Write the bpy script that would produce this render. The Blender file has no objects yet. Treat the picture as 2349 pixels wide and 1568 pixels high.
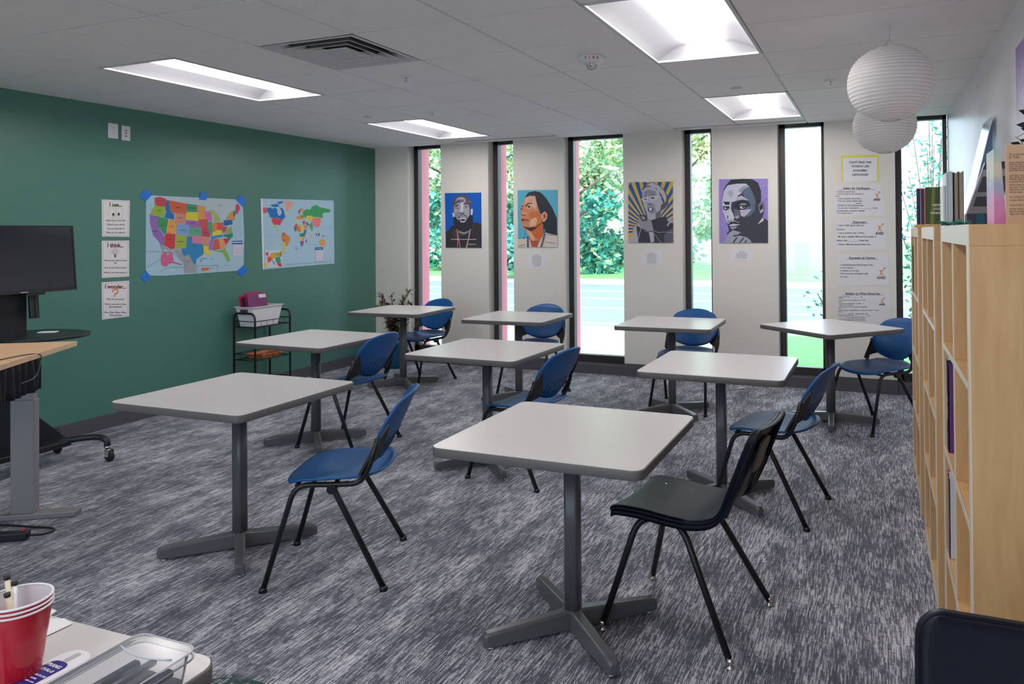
import bpy, bmesh, math, random
from mathutils import Vector, Matrix, noise
random.seed(7)
sc = bpy.context.scene
COL = sc.collection
PI = math.pi

# ------------------------------------------------------------------ camera
F_PX, YAW, PITCH, ROLL, CYP, CXP, CZ = 1734.53, .3924, .0092, -.0075, 517.77, 1291.54, 1.4723
fw = Vector((-math.sin(YAW)*math.cos(PITCH), math.cos(YAW)*math.cos(PITCH), math.sin(PITCH)))
r0 = Vector((math.cos(YAW), math.sin(YAW), 0)); u0 = r0.cross(fw)
rt = r0*math.cos(ROLL)+u0*math.sin(ROLL); up = u0*math.cos(ROLL)-r0*math.sin(ROLL)
cam = bpy.data.objects.new('camera', bpy.data.cameras.new('camera'))
COL.objects.link(cam)
cam.data.sensor_width = 36; cam.data.lens = F_PX/2349*36
cam.data.shift_x = (1174.5-CXP)/2349; cam.data.shift_y = (CYP-784)/2349
cam.data.clip_start = .05; cam.data.clip_end = 300
M = Matrix.Identity(4)
for i in range(3):
    M[i][0], M[i][1], M[i][2] = rt[i], up[i], -fw[i]
M[2][3] = CZ
cam.matrix_world = M
sc.camera = cam
def ray(x, y): return fw+rt*((x-CXP)/F_PX)+up*((CYP-y)/F_PX)
CO = Vector((0, 0, CZ))
def at_x(x, y, X): d = ray(x, y); return CO+d*(X/d.x)
def at_y(x, y, Y): d = ray(x, y); return CO+d*(Y/d.y)
def at_z(x, y, Z): d = ray(x, y); return CO+d*((Z-CZ)/d.z)

# ------------------------------------------------------------------ view, world, sun
sc.view_settings.view_transform = 'Standard'; sc.view_settings.look = 'None'
sc.view_settings.gamma = 1; sc.view_settings.use_curve_mapping = False
sc.view_settings.exposure = 0.96
w = bpy.data.worlds.new('sky'); sc.world = w; w.use_nodes = True
bg = w.node_tree.nodes['Background']
bg.inputs[0].default_value = (.72, .87, 1, 1); bg.inputs[1].default_value = 2.4
sun = bpy.data.objects.new('sun', bpy.data.lights.new('sun', 'SUN'))
sun.data.energy = 4.4; sun.data.angle = .02; sun.data.color = (1, .95, .86)
sun.rotation_euler = (math.radians(47), 0, math.radians(14)); COL.objects.link(sun)
LENS_STRENGTH = 13.0

# ------------------------------------------------------------------ materials
def lin(c):
    return tuple((v/255/12.92 if v/255 <= .04045 else ((v/255+.055)/1.055)**2.4) for v in c)
MATS = {}
def mat(name, rgb, rough=.6, metal=0, spec=.5, noise_amt=0, nscale=20, coat=0, emit=None, bump=0, bscale=200, trans=0):
    if name in MATS: return MATS[name]
    m = bpy.data.materials.new(name); m.use_nodes = True
    nt = m.node_tree; b = nt.nodes['Principled BSDF']
    c = lin(rgb)
    b.inputs['Base Color'].default_value = (*c, 1)
    b.inputs['Roughness'].default_value = rough; b.inputs['Metallic'].default_value = metal
    b.inputs['Specular IOR Level'].default_value = spec
    if coat: b.inputs['Coat Weight'].default_value = coat; b.inputs['Coat Roughness'].default_value = .15
    if trans: b.inputs['Transmission Weight'].default_value = trans
    if emit: b.inputs['Emission Color'].default_value = (*emit[0], 1); b.inputs['Emission Strength'].default_value = emit[1]
    if noise_amt or bump:
        tc = nt.nodes.new('ShaderNodeTexCoord')
        n = nt.nodes.new('ShaderNodeTexNoise'); n.inputs['Scale'].default_value = nscale; n.inputs['Detail'].default_value = 4
        nt.links.new(tc.outputs['Object'], n.inputs['Vector'])
        if noise_amt:
            r = nt.nodes.new('ShaderNodeMapRange')
            r.inputs['To Min'].default_value = 1-noise_amt; r.inputs['To Max'].default_value = 1+noise_amt
            nt.links.new(n.outputs['Fac'], r.inputs['Value'])
            mx = nt.nodes.new('ShaderNodeVectorMath'); mx.operation = 'SCALE'
            mx.inputs[0].default_value = c; nt.links.new(r.outputs[0], mx.inputs['Scale'])
            nt.links.new(mx.outputs[0], b.inputs['Base Color'])
        if bump:
            n2 = nt.nodes.new('ShaderNodeTexNoise'); n2.inputs['Scale'].default_value = bscale
            nt.links.new(tc.outputs['Object'], n2.inputs['Vector'])
            bp = nt.nodes.new('ShaderNodeBump'); bp.inputs['Strength'].default_value = bump; bp.inputs['Distance'].default_value = .002
            nt.links.new(n2.outputs['Fac'], bp.inputs['Height']); nt.links.new(bp.outputs[0], b.inputs['Normal'])
    MATS[name] = m
    return m
PAL = {}
def flat(rgb, rough=.55):
    k = (tuple(rgb), rough)
    if k not in PAL: PAL[k] = mat('print_%02x%02x%02x_%d' % (*rgb, int(rough*100)), rgb, rough, noise_amt=.04, nscale=60)
    return PAL[k]

green = mat('green_paint', (78, 126, 114), .36, noise_amt=.02, nscale=3, bump=.15, bscale=160)
cream = mat('cream_paint', (226, 220, 212), .6, noise_amt=.015, nscale=3, bump=.12, bscale=160)
white_paint = mat('white_paint', (238, 237, 242), .34, noise_amt=.015, nscale=3)
base_grey = mat('baseboard_vinyl', (84, 82, 88), .45, noise_amt=.03)
tile_m = mat('ceiling_tile', (243, 239, 240), .9, noise_amt=.035, nscale=9, bump=.5, bscale=120)
bar_m = mat('ceiling_bar_paint', (205, 205, 208), .5)
frame_m = mat('bronze_window_frame', (62, 54, 54), .4, metal=.3)
lam = mat('grey_laminate', (204, 199, 199), .30, noise_amt=.025, nscale=40, spec=.5)
edge_m = mat('grey_edge_band', (98, 94, 93), .5, noise_amt=.04, nscale=50)
post_m = mat('grey_enamel', (88, 87, 91), .3, noise_amt=.03, spec=.5)
blue_pl = mat('blue_plastic', (8, 80, 142), .38, noise_amt=.03, nscale=30, bump=.25, bscale=900)
black_pl = mat('black_plastic', (13, 18, 32), .32, spec=.16, noise_amt=.04, nscale=30, bump=.25, bscale=900)
black_mt = mat('black_tube', (20, 21, 25), .35, noise_amt=.03)
dark_br = mat('charcoal_bracket', (44, 42, 46), .5, noise_amt=.03)
chrome = mat('chrome', (215, 212, 208), .18, metal=1, noise_amt=.02)
white_pl = mat('white_plastic', (226, 224, 228), .4, noise_amt=.02)
paper = mat('white_paper', (226, 223, 226), .55, noise_amt=.015)
ink = mat('black_ink', (38, 36, 42), .6, noise_amt=.02)
grey_ink = mat('grey_ink', (112, 108, 116), .6, noise_amt=.02)

def wood_mat(name, c1, c2, rough=.45, axis=2, sc_=(6, 6, .8)):
    m = bpy.data.materials.new(name); m.use_nodes = True; nt = m.node_tree; b = nt.nodes['Principled BSDF']
    tc = nt.nodes.new('ShaderNodeTexCoord'); mp = nt.nodes.new('ShaderNodeMapping'); mp.inputs['Scale'].default_value = sc_
    n = nt.nodes.new('ShaderNodeTexNoise'); n.inputs['Scale'].default_value = 5; n.inputs['Detail'].default_value = 6; n.inputs['Distortion'].default_value = .6
    cr = nt.nodes.new('ShaderNodeValToRGB'); cr.color_ramp.elements[0].position = .3; cr.color_ramp.elements[1].position = .7
    cr.color_ramp.elements[0].color = (*lin(c1), 1); cr.color_ramp.elements[1].color = (*lin(c2), 1)
    nt.links.new(tc.outputs['Object'], mp.inputs[0]); nt.links.new(mp.outputs[0], n.inputs['Vector'])
    nt.links.new(n.outputs['Fac'], cr.inputs[0]); nt.links.new(cr.outputs[0], b.inputs['Base Color'])
    b.inputs['Roughness'].default_value = rough
    return m
birch = wood_mat('birch_veneer', (198, 154, 102), (214, 172, 122), .42)
lit_birch_edge = mat('window_lit_birch', (222, 208, 190), .35, noise_amt=.03)  # paler birch: window light on the front edges put into the colour
maple = wood_mat('maple_desk_top', (208, 168, 128), (222, 186, 148), .4, sc_=(1, 8, 8))

def carpet_mat():
    m = bpy.data.materials.new('striated_carpet'); m.use_nodes = True; nt = m.node_tree; b = nt.nodes['Principled BSDF']
    L = nt.links.new; N = nt.nodes.new
    tc = N('ShaderNodeTexCoord')
    def noi(scale, det=2, rough=.5, dist=0, off=(0, 0, 0)):
        mp = N('ShaderNodeMapping'); mp.inputs['Scale'].default_value = scale; mp.inputs['Location'].default_value = off
        n = N('ShaderNodeTexNoise'); n.inputs['Scale'].default_value = 1; n.inputs['Detail'].default_value = det
        n.inputs['Roughness'].default_value = rough; n.inputs['Distortion'].default_value = dist
        L(tc.outputs['Object'], mp.inputs[0]); L(mp.outputs[0], n.inputs['Vector']); return n.outputs['Fac']
    def math_(op, a, b_=None, c=None):
        n = N('ShaderNodeMath'); n.operation = op
        for i, v in enumerate((a, b_, c)):
            if v is None: continue
            if isinstance(v, (int, float)): n.inputs[i].default_value = v
            else: L(v, n.inputs[i])
        return n.outputs[0]
    xyz = N('ShaderNodeSeparateXYZ'); L(tc.outputs['Object'], xyz.inputs[0]); X, Y = xyz.outputs[0], xyz.outputs[1]
    def wn(a, b_):
        c = N('ShaderNodeCombineXYZ'); L(a, c.inputs[0]); L(b_, c.inputs[1])
        n = N('ShaderNodeTexWhiteNoise'); n.noise_dimensions = '2D'; L(c.outputs[0], n.inputs['Vector']); return n.outputs['Value']
    def noxy(ax, ay, sx_, sy_, det, off):
        c = N('ShaderNodeCombineXYZ'); L(math_('MULTIPLY_ADD', ax, sx_, off), c.inputs[0]); L(math_('MULTIPLY_ADD', ay, sy_, off*.7), c.inputs[1])
        n = N('ShaderNodeTexNoise'); n.inputs['Scale'].default_value = 1; n.inputs['Detail'].default_value = det; L(c.outputs[0], n.inputs['Vector']); return n.outputs['Fac']
    col = math_('FLOOR', math_('MULTIPLY', X, 290.0))
    jit = wn(col, math_('MULTIPLY', col, 0.0))
    yj = math_('MULTIPLY_ADD', jit, .16, Y)
    seg = math_('FLOOR', math_('MULTIPLY', yj, 20.0))
    yarn = wn(col, seg)
    seg2 = math_('FLOOR', math_('MULTIPLY', yj, 60.0))
    yarn2 = wn(col, seg2)
    rown = math_('FLOOR', math_('MULTIPLY', Y, 170.0))
    weft = noxy(X, rown, 9.0, 1.7, 2, 4.0)
    patch = noxy(X, yj, 8.5, 6.0, 4, 2.0)
    patch2 = noxy(X, yj, 2.2, 1.6, 2, 9.0)
    fine = noi((520, 520, 1), 1)
    a = math_('MULTIPLY_ADD', math_('SUBTRACT', yarn, .5), .30, .5)
    a = math_('MULTIPLY_ADD', math_('SUBTRACT', yarn2, .5), .10, a)
    a = math_('MULTIPLY_ADD', math_('SUBTRACT', patch, .5), .66, a)
    a = math_('MULTIPLY_ADD', math_('SUBTRACT', patch2, .5), .26, a)
    a = math_('MULTIPLY_ADD', math_('SUBTRACT', weft, .5), .22, a)
    a = math_('MULTIPLY_ADD', math_('SUBTRACT', fine, .5), .30, a)
    cr = N('ShaderNodeValToRGB'); e = cr.color_ramp.elements
    e[0].position = .36; e[0].color = (*lin((70, 72, 84)), 1)
    e[1].position = .69; e[1].color = (*lin((206, 204, 212)), 1)
    k = cr.color_ramp.elements.new(.50); k.color = (*lin((108, 109, 122)), 1)
    L(a, cr.inputs[0])
    # green accent tiles near the front left of the room
    gx = math_('MULTIPLY', math_('LESS_THAN', X, -.62), math_('LESS_THAN', Y, 1.93))
    gn = noi((60, 45, 1), 3, .7, off=(3, 3, 3)); gp = noi((5, 5, 1), 2, .5, off=(8, 3, 0))
    gf = math_('MULTIPLY', gx, math_('GREATER_THAN', math_('MULTIPLY_ADD', gp, .6, math_('MULTIPLY', gn, .6)), .60))
    mx = N('ShaderNodeMix'); mx.data_type = 'RGBA'; L(gf, mx.inputs[0]); L(cr.outputs[0], mx.inputs[6]); mx.inputs[7].default_value = (*lin((26, 66, 56)), 1)
    L(mx.outputs[2], b.inputs['Base Color'])
    b.inputs['Roughness'].default_value = .78; b.inputs['Specular IOR Level'].default_value = .35
    b.inputs['Sheen Weight'].default_value = .15
    bp = N('ShaderNodeBump'); bp.inputs['Strength'].default_value = .5; bp.inputs['Distance'].default_value = .004
    L(a, bp.inputs['Height']); L(bp.outputs[0], b.inputs['Normal'])
    return m
carpet = carpet_mat()

def glass_mat(name, tint, gloss, rough=.02):
    m = bpy.data.materials.new(name); m.use_nodes = True; nt = m.node_tree; nt.nodes.remove(nt.nodes['Principled BSDF'])
    t = nt.nodes.new('ShaderNodeBsdfTransparent'); t.inputs[0].default_value = (*tint, 1)
    g = nt.nodes.new('ShaderNodeBsdfGlossy'); g.inputs['Roughness'].default_value = rough
    mx = nt.nodes.new('ShaderNodeMixShader'); fr = nt.nodes.new('ShaderNodeFresnel'); fr.inputs['IOR'].default_value = gloss
    nt.links.new(fr.outputs[0], mx.inputs[0]); nt.links.new(t.outputs[0], mx.inputs[1]); nt.links.new(g.outputs[0], mx.inputs[2])
    nt.links.new(mx.outputs[0], nt.nodes['Material Output'].inputs[0])
    return m
win_glass = glass_mat('window_glass', (.93, .98, 1), 1.45)
clear_pl = glass_mat('clear_plastic', (.93, .94, .96), 1.28, .12)
def milky(m, k, c=(.8, .83, .88)):
    nt = m.node_tree; out = nt.nodes['Material Output']; src = out.inputs[0].links[0].from_socket
    d = nt.nodes.new('ShaderNodeBsdfDiffuse'); d.inputs[0].default_value = (*c, 1); mx = nt.nodes.new('ShaderNodeMixShader'); mx.inputs[0].default_value = k
    nt.links.new(src, mx.inputs[1]); nt.links.new(d.outputs[0], mx.inputs[2]); nt.links.new(mx.outputs[0], out.inputs[0])
milky(clear_pl, .06)
clear_edge = glass_mat('clear_plastic_edge', (.9, .92, .95), 1.5, .15); milky(clear_edge, .55)

# ------------------------------------------------------------------ mesh builder
class MB:
    def __init__(s): s.bm = bmesh.new(); s.mats = []
    def mi(s, m):
        if m is None: return 0
        if m not in s.mats: s.mats.append(m)
        return s.mats.index(m)
    def face(s, pts, m=None, smooth=False):
        vs = [s.bm.verts.new(p) for p in pts]
        f = s.bm.faces.new(vs); f.material_index = s.mi(m); f.smooth = smooth; return f
    def box(s, lo, hi, m=None, T=None):
        x0, y0, z0 = lo; x1, y1, z1 = hi
        P = [Vector(p) for p in ((x0,y0,z0),(x1,y0,z0),(x1,y1,z0),(x0,y1,z0),(x0,y0,z1),(x1,y0,z1),(x1,y1,z1),(x0,y1,z1))]
        if T is not None: P = [T @ p for p in P]
        vs = [s.bm.verts.new(p) for p in P]
        for q in ((0,3,2,1),(4,5,6,7),(0,1,5,4),(1,2,6,5),(2,3,7,6),(3,0,4,7)):
            f = s.bm.faces.new([vs[i] for i in q]); f.material_index = s.mi(m)
        return s
    def prism(s, poly, z0, z1, m=None, T=None, mtop=None):
        n = len(poly)
        A = [Vector((p[0], p[1], z0)) for p in poly]; B = [Vector((p[0], p[1], z1)) for p in poly]
        if T is not None: A = [T @ p for p in A]; B = [T @ p for p in B]
        a = [s.bm.verts.new(p) for p in A]; b = [s.bm.verts.new(p) for p in B]
        f = s.bm.faces.new(a[::-1]); f.material_index = s.mi(m)
        f = s.bm.faces.new(b); f.material_index = s.mi(mtop or m)
        for i in range(n):
            f = s.bm.faces.new([a[i], a[(i+1) % n], b[(i+1) % n], b[i]]); f.material_index = s.mi(m); f.smooth = n > 12
        return s
    def tube(s, pts, r, m=None, seg=10, caps=True, closed=False):
        pts = [Vector(p) for p in pts]; rings = []
        n = len(pts); prev = None
        for i, p in enumerate(pts):
            if closed: d = (pts[(i+1) % n]-pts[i-1]).normalized()
            else: d = (pts[min(i+1, n-1)]-pts[max(i-1, 0)]).normalized()
            ref = prev if prev else (Vector((0, 0, 1)) if abs(d.z) < .9 else Vector((1, 0, 0)))
            a = (ref-d*ref.dot(d)).normalized(); b = d.cross(a); prev = a
            rr = r[i] if isinstance(r, (list, tuple)) else r
            rings.append([s.bm.verts.new(p+(a*math.cos(t)+b*math.sin(t))*rr) for t in [2*PI*k/seg for k in range(seg)]])
        for i in range(n if closed else n-1):
            A, B = rings[i], rings[(i+1) % n]
            for k in range(seg):
                f = s.bm.faces.new([A[k], A[(k+1) % seg], B[(k+1) % seg], B[k]]); f.smooth = True; f.material_index = s.mi(m)
        if caps and not closed:
            f = s.bm.faces.new(rings[0][::-1]); f.material_index = s.mi(m)
            f = s.bm.faces.new(rings[-1]); f.material_index = s.mi(m)
        return s
    def lathe(s, prof, m=None, seg=24, T=None, smooth=True, closed_prof=False):
        T = T or Matrix.Identity(4); rings = []
        for r_, z in prof:
            rings.append([s.bm.verts.new(T @ Vector((r_*math.cos(2*PI*k/seg), r_*math.sin(2*PI*k/seg), z))) for k in range(seg)])
        L = len(rings)
        for i in range(L if closed_prof else L-1):
            for k in range(seg):
                f = s.bm.faces.new([rings[i][k], rings[i][(k+1) % seg], rings[(i+1) % L][(k+1) % seg], rings[(i+1) % L][k]])
                f.smooth = smooth; f.material_index = s.mi(m)
        return s
    def grid(s, fn, nu, nv, m=None, smooth=True):
        V = [[s.bm.verts.new(fn(i/nu, j/nv)) for i in range(nu+1)] for j in range(nv+1)]
        for j in range(nv):
            for i in range(nu):
                f = s.bm.faces.new([V[j][i], V[j][i+1], V[j+1][i+1], V[j+1][i]]); f.smooth = smooth; f.material_index = s.mi(m)
        return s
    def build(s, name, m=None, parent=None, loc=(0, 0, 0), rz=0, bevel=0, weld=True, T=None):
        if weld: bmesh.ops.remove_doubles(s.bm, verts=s.bm.verts, dist=1e-6)
        bmesh.ops.recalc_face_normals(s.bm, faces=s.bm.faces) if weld else None
        me = bpy.data.meshes.new(name); s.bm.to_mesh(me); s.bm.free()
        for x in (s.mats or ([m] if m else [])): me.materials.append(x)
        if s.mats and m and s.mats[0] is None: pass
        o = bpy.data.objects.new(name, me); COL.objects.link(o)
        if T is not None: o.matrix_world = T
        else: o.location = loc; o.rotation_euler = (0, 0, rz)
        if parent: o.parent = parent
        if bevel:
            b = o.modifiers.new('bevel', 'BEVEL'); b.width = bevel; b.segments = 2; b.limit_method = 'ANGLE'; b.angle_limit = .6
        return o
def tag(o, label=None, cat=None, group=None, kind=None):
    for k, v in (('label', label), ('category', cat), ('group', group), ('kind', kind)):
        if v: o[k] = v
    return o
def empty(name, loc, rz=0, label=None, cat=None, group=None):
    o = bpy.data.objects.new(name, None); COL.objects.link(o); o.location = loc; o.rotation_euler = (0, 0, rz)
    o.empty_display_size = .1
    return tag(o, label, cat, group)
def struct(mb, name, m=None, **k): return tag(mb.build(name, m, **k), kind='structure')
def copy_tree(o, parent=None):
    c = o.copy(); COL.objects.link(c)
    if parent: c.parent = parent
    for ch in list(o.children): copy_tree(ch, c)
    return c
def rr(w_, h_, r_, n=6, cx=0, cy=0):
    P = []
    for sx, sy, a0 in ((1, 1, 0), (-1, 1, 90), (-1, -1, 180), (1, -1, 270)):
        for k in range(n+1):
            t = math.radians(a0+90*k/n); P.append((cx+sx*(w_/2-r_)+r_*math.cos(t), cy+sy*(h_/2-r_)+r_*math.sin(t)))
    return P
def bez(P, n=8):
    """Catmull-Rom through points"""
    P = [Vector(p) for p in P]; out = []
    Q = [P[0]*2-P[1]]+P+[P[-1]*2-P[-2]]
    for i in range(1, len(Q)-2):
        for k in range(n):
            t = k/n
            out.append(.5*((2*Q[i])+(Q[i+1]-Q[i-1])*t+(2*Q[i-1]-5*Q[i]+4*Q[i+1]-Q[i+2])*t*t+(3*Q[i]-Q[i-1]-3*Q[i+1]+Q[i+2])*t**3))
    out.append(P[-1]); return out
def rounded(P, r=.03, n=5):
    P = [Vector(p) for p in P]; out = [P[0]]
    for i in range(1, len(P)-1):
        a = (P[i-1]-P[i]); b = (P[i+1]-P[i]); la, lb = a.length, b.length
        q = min(r, la*.48, lb*.48); A = P[i]+a/la*q; B = P[i]+b/lb*q
        for k in range(n+1):
            t = k/n; out.append(A*(1-t)**2+P[i]*2*t*(1-t)+B*t*t)
    out.append(P[-1]); return out
# ---- lettering, turned into mesh
def text_into(mb, txt, size, T, m, align='CENTER', bold=0, sx=1):
    """writes txt with its middle/left at the origin of T, in T's XY plane"""
    cu = bpy.data.curves.new('lettering', 'FONT'); cu.body = txt; cu.size = size; cu.align_x = align
    cu.resolution_u = 2; cu.offset = bold*size
    ob = bpy.data.objects.new('lettering', cu); COL.objects.link(ob)
    me = bpy.data.meshes.new_from_object(ob)
    idx = mb.mi(m); S = Matrix.Diagonal((sx, 1, 1, 1))
    vs = [mb.bm.verts.new(T @ S @ v.co) for v in me.vertices]
    for p in me.polygons:
        try:
            f = mb.bm.faces.new([vs[i] for i in p.vertices]); f.material_index = idx
        except ValueError: pass
    bpy.data.objects.remove(ob); bpy.data.curves.remove(cu); bpy.data.meshes.remove(me)
def frame(o, xa, ya):
    """4x4 with origin o, x axis xa, y axis ya"""
    x = Vector(xa).normalized(); y = Vector(ya); y = (y-x*y.dot(x)).normalized(); z = x.cross(y)
    T = Matrix.Identity(4)
    for i in range(3): T[i][0], T[i][1], T[i][2], T[i][3] = x[i], y[i], z[i], o[i]
    return T

# ================================================================== ROOM SHELL
XL, XR, YF, H = -5.471, .592, 7.417, 2.484
YB = -3.2; TW, TL = .6189, .63729; CA, CY2 = -.5847, 4.3966
struct(MB().box((XL-.15, YB-.15, -.12), (XR+.15, YF+.22, 0)), 'floor', carpet)
struct(MB().box((XL-.15, YB-.15, -.1), (XL, YF+.4, H+.3)), 'wall_left', green)
struct(MB().box((XR, YB-.15, -.1), (XR+.15, YF+.1, H+.3)), 'wall_right', white_paint)
wf_ = MB()
ADDED_WIN = [(-5.1, -3.5), (-3.3, -1.7), (-1.5, .2)]
wf_.box((XL, YB-.15, 0), (XR, YB, .45)); wf_.box((XL, YB-.15, 2.36), (XR, YB, H+.3))
for a, b in ((XL, -5.1), (-3.5, -3.3), (-1.7, -1.5), (.2, XR)): wf_.box((a, YB-.15, .45), (b, YB, 2.36))
struct(wf_, 'wall_front', white_paint)
for i, (a, b) in enumerate(ADDED_WIN):  # unseen windows behind the camera, added for more bounce light
    f = MB()
    for x0, x1, z0, z1 in ((a, a+.05, .45, 2.36), (b-.05, b, .45, 2.36), (a, b, .45, .50), (a, b, 2.31, 2.36), ((a+b)/2-.02, (a+b)/2+.02, .45, 2.36)): f.box((x0, YB-.12, z0), (x1, YB-.05, z1))
    wf = struct(f, 'window_%d' % (i+7), frame_m)
    MB().box((a+.04, YB-.09, .49), (b-.04, YB-.084, 2.32)).build('glass_pane', win_glass, wf)
PIERS = [(XL, -5.014), (-4.573, -3.963), (-3.654, -3.054), (-2.397, -1.783), (-1.487, -.860), (-.439, .164)]
wb = MB()
for a, b in PIERS: wb.box((a, YF, 0), (b, YF+.22, H+.3))
struct(wb, 'wall_back', cream)
brick = mat('pink_brick', (216, 134, 142), .8, noise_amt=.06, nscale=14, bump=.3, bscale=60)
wo = MB()
for a, b in PIERS: wo.box((a, YF+.23, -.1), (b, YF+.45, H+.9))
struct(wo, 'trim_1', brick)
OPEN = [(-5.014, -4.573), (-3.963, -3.654), (-3.054, -2.397), (-1.783, -1.487), (-.860, -.439), (.164, XR)]
for i, (a, b) in enumerate(OPEN):
    y0, y1 = YF+.125, YF+.205
    f = MB(); fr = .042
    f.box((a, y0, .10), (a+fr+.015, y1, H+.05)); f.box((b-fr*.8, y0, .10), (b, y1, H+.05))
    f.box((a, y0, .10), (b, y1, .175)); f.box((a, y0, H-.02), (b, y1, H+.05))
    wf = struct(f, 'window_%d' % (i+1), frame_m)
    g = MB().box((a+fr+.01, y0+.035, .17), (b-fr*.8+.005, y0+.041, H)).build('glass_pane', win_glass, wf)
    s = MB().box((a, YF+.004, 0), (b, YF+.21, .10)); struct(s, 'trim_%d' % (i+2), base_grey)
bb = MB()
bb.box((XL, YB, 0), (XL+.012, YF, .105)); struct(bb, 'baseboard_left', base_grey)
bb = MB()
for a, b in PIERS: bb.box((a, YF-.012, 0), (b, YF, .13))
struct(bb, 'baseboard_back', base_grey)
struct(MB().box((XR-.012, YB, 0), (XR, YF, .105)), 'baseboard_right', base_grey)

# ---- ceiling: lay-in tiles with a recessed grid
xs = [CA-k*TW for k in range(0, 7)][::-1]
xs = [XL]+xs+[XR]
ys = []; j = -13
while CY2+j*TL < YF: ys.append(CY2+j*TL); j += 1
ys = [y for y in ys if y > YB]; ys = [YB]+ys+[YF]
def cell(x, y, k, j): return abs(x-(CA-k*TW)) < .01 and abs(y-(CY2+j*TL)) < .01
lights = [(1, -2), (6, -2), (1, 2), (6, 2), (1, -6), (6, -6), (1, -10), (6, -10)]   # left edge k, near row j; last four unseen, added for bounce light
holes = [(k, jj+d) for k, jj in lights for d in (0, 1)]+[(4, -2)]
cl = MB(); gap = .007
for i in range(len(xs)-1):
    for q in range(len(ys)-1):
        if any(cell(xs[i], ys[q], k, jj) for k, jj in holes): continue
        cl.box((xs[i]+gap*(i > 0), ys[q]+gap*(q > 0), H), (xs[i+1]-gap*(i < len(xs)-2), ys[q+1]-gap*(q < len(ys)-2), H+.02))
struct(cl, 'ceiling', tile_m)
gr = MB()
for x in xs[1:-1]: gr.box((x-.012, YB, H+.006), (x+.012, YF, H+.03))
for y in ys[1:-1]:
    cut = [CA-k*TW for k, jj in lights if abs(CY2+(jj+1)*TL-y) < .01]
    segs = [XL]+sorted([c for c in cut]+[c+TW for c in cut])+[XR]
    for a, b in zip(segs[::2], segs[1::2]): gr.box((a, y-.012, H+.0065), (b, y+.012, H+.0305))
struct(gr, 'trim_8', bar_m)
struct(MB().box((XL-.15, YB-.15, H+.3), (XR+.15, YF+.45, H+.42)), 'trim_9', base_grey)
struct(MB().box((XL, YF+.206, H+.0), (XR, YF+.225, H+.3)), 'trim_10', base_grey)

# ---- troffers
lens_m = mat('lit_lens', (255, 255, 255), .5, emit=((1, .955, .93), LENS_STRENGTH))
pan_m = mat('troffer_white', (172, 172, 178), .45)
def make_troffer():
    e = empty('ceiling_light', (0, 0, 0))
    Wd, Ln = TW, 2*TL
    f = MB()
    for x0, x1, y0, y1 in ((0, .016, 0, Ln), (Wd-.016, Wd, 0, Ln), (0, Wd, 0, .016), (0, Wd, Ln-.016, Ln)):
        f.box((x0, y0, H-.004), (x1, y1, H+.02))
    f.build('frame', bar_m, e)
    hz = .075
    def prof(t): return hz*math.sin(t*PI/2)**.8 if t > 0 else 0
    lo, li = .014, Wd/2-.088
    for sgn in (0, 1):
        p = MB()
        def fn(u, v, sgn=sgn):
            x = lo+(li-lo)*u; ye = .014+.071*u
            if sgn: x = Wd-x
            return Vector((x, ye+(Ln-2*ye)*v, H+.004+prof(u)))
        p.grid(fn, 10, 1); p.build('reflector', pan_m, e)
        q = MB()
        def fe(u, v, sgn=sgn):
            y = .014+.071*v
            if sgn: y = Ln-y
            x0 = lo+(li-lo)*v
            return Vector((x0+(Wd-2*x0)*u, y, H+.004+prof(v)))
        q.grid(fe, 1, 10); q.build('end_plate', pan_m, e)
    l = MB()
    def lf(u, v):
        a = PI*u; x = Wd/2-.094*math.cos(a)
        t = min(v*(Ln-.14), (1-v)*(Ln-.14)); endf = min(1, math.sqrt(max(0, 1-(1-min(t/.05, 1))**2)))
        return Vector((x, .07+(Ln-.14)*v, H+hz-.046*math.sin(a)*(.25+.75*endf)))
    l.grid(lf, 12, 24); l.build('lens', lens_m, e)
    b = MB().box((.004, .004, H+.10), (Wd-.004, Ln-.004, H+.12)); b.build('housing', bar_m, e)
    return e
tro = make_troffer()
tl = ['white recessed troffer lit overhead, nearest the paper lanterns and running out of the top edge',
      'white recessed troffer lit above the left green wall near the square air diffuser',
      'white recessed troffer lit close to the windows, beside the paper lanterns',
      'white recessed troffer lit in the far left of the ceiling close to the windows',
      'unseen lit troffer added for bounce light behind the camera on the right', 'unseen lit troffer added for bounce light behind the camera on the left',
      'lit white troffer at the back of the room on the right', 'lit white troffer at the back of the room on the left']
for n, (k, jj) in enumerate(lights):
    o = tro if n == 0 else copy_tree(tro)
    o.location = (CA-k*TW, CY2+jj*TL, 0); tag(o, tl[n], 'light', 'recessed ceiling troffers')

# ---- square air diffuser
e = empty('air_diffuser', (CA-4*TW, CY2-2*TL, 0), label='square stepped metal air diffuser set in the ceiling between two tiles', cat='vent')
met = mat('brushed_aluminium', (206, 202, 204), .45, metal=.1, noise_amt=.05, nscale=25)
def ring(a0, z0, a1, z1, m=met):
    mb = MB(); c = Vector((TW/2, TL/2, 0))
    def sq(a, z): return [c+Vector((sx*a, sy*a*TL/TW, z)) for sx, sy in ((-1, -1), (1, -1), (1, 1), (-1, 1))]
    A, B = sq(a0, z0), sq(a1, z1)
    for i in range(4): mb.face([A[i], A[(i+1) % 4], B[(i+1) % 4], B[i]])
    return mb
ring(TW/2, H-.001, TW/2-.022, H-.003).build('frame', bar_m, e)
ring(.288, H-.003, .238, H+.035).build('outer_cone', met, e)
def louvre(a, name):
    mb = ring(a, H-.002, a-.010, H-.002); m2 = ring(a-.010, H-.002, a-.058, H+.034)
    for f in m2.bm.faces: mb.face([v.co.copy() for v in f.verts])
    m2.bm.free(); mb.build(name, met, e)
louvre(.232, 'middle_cone'); louvre(.170, 'inner_cone')
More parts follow.
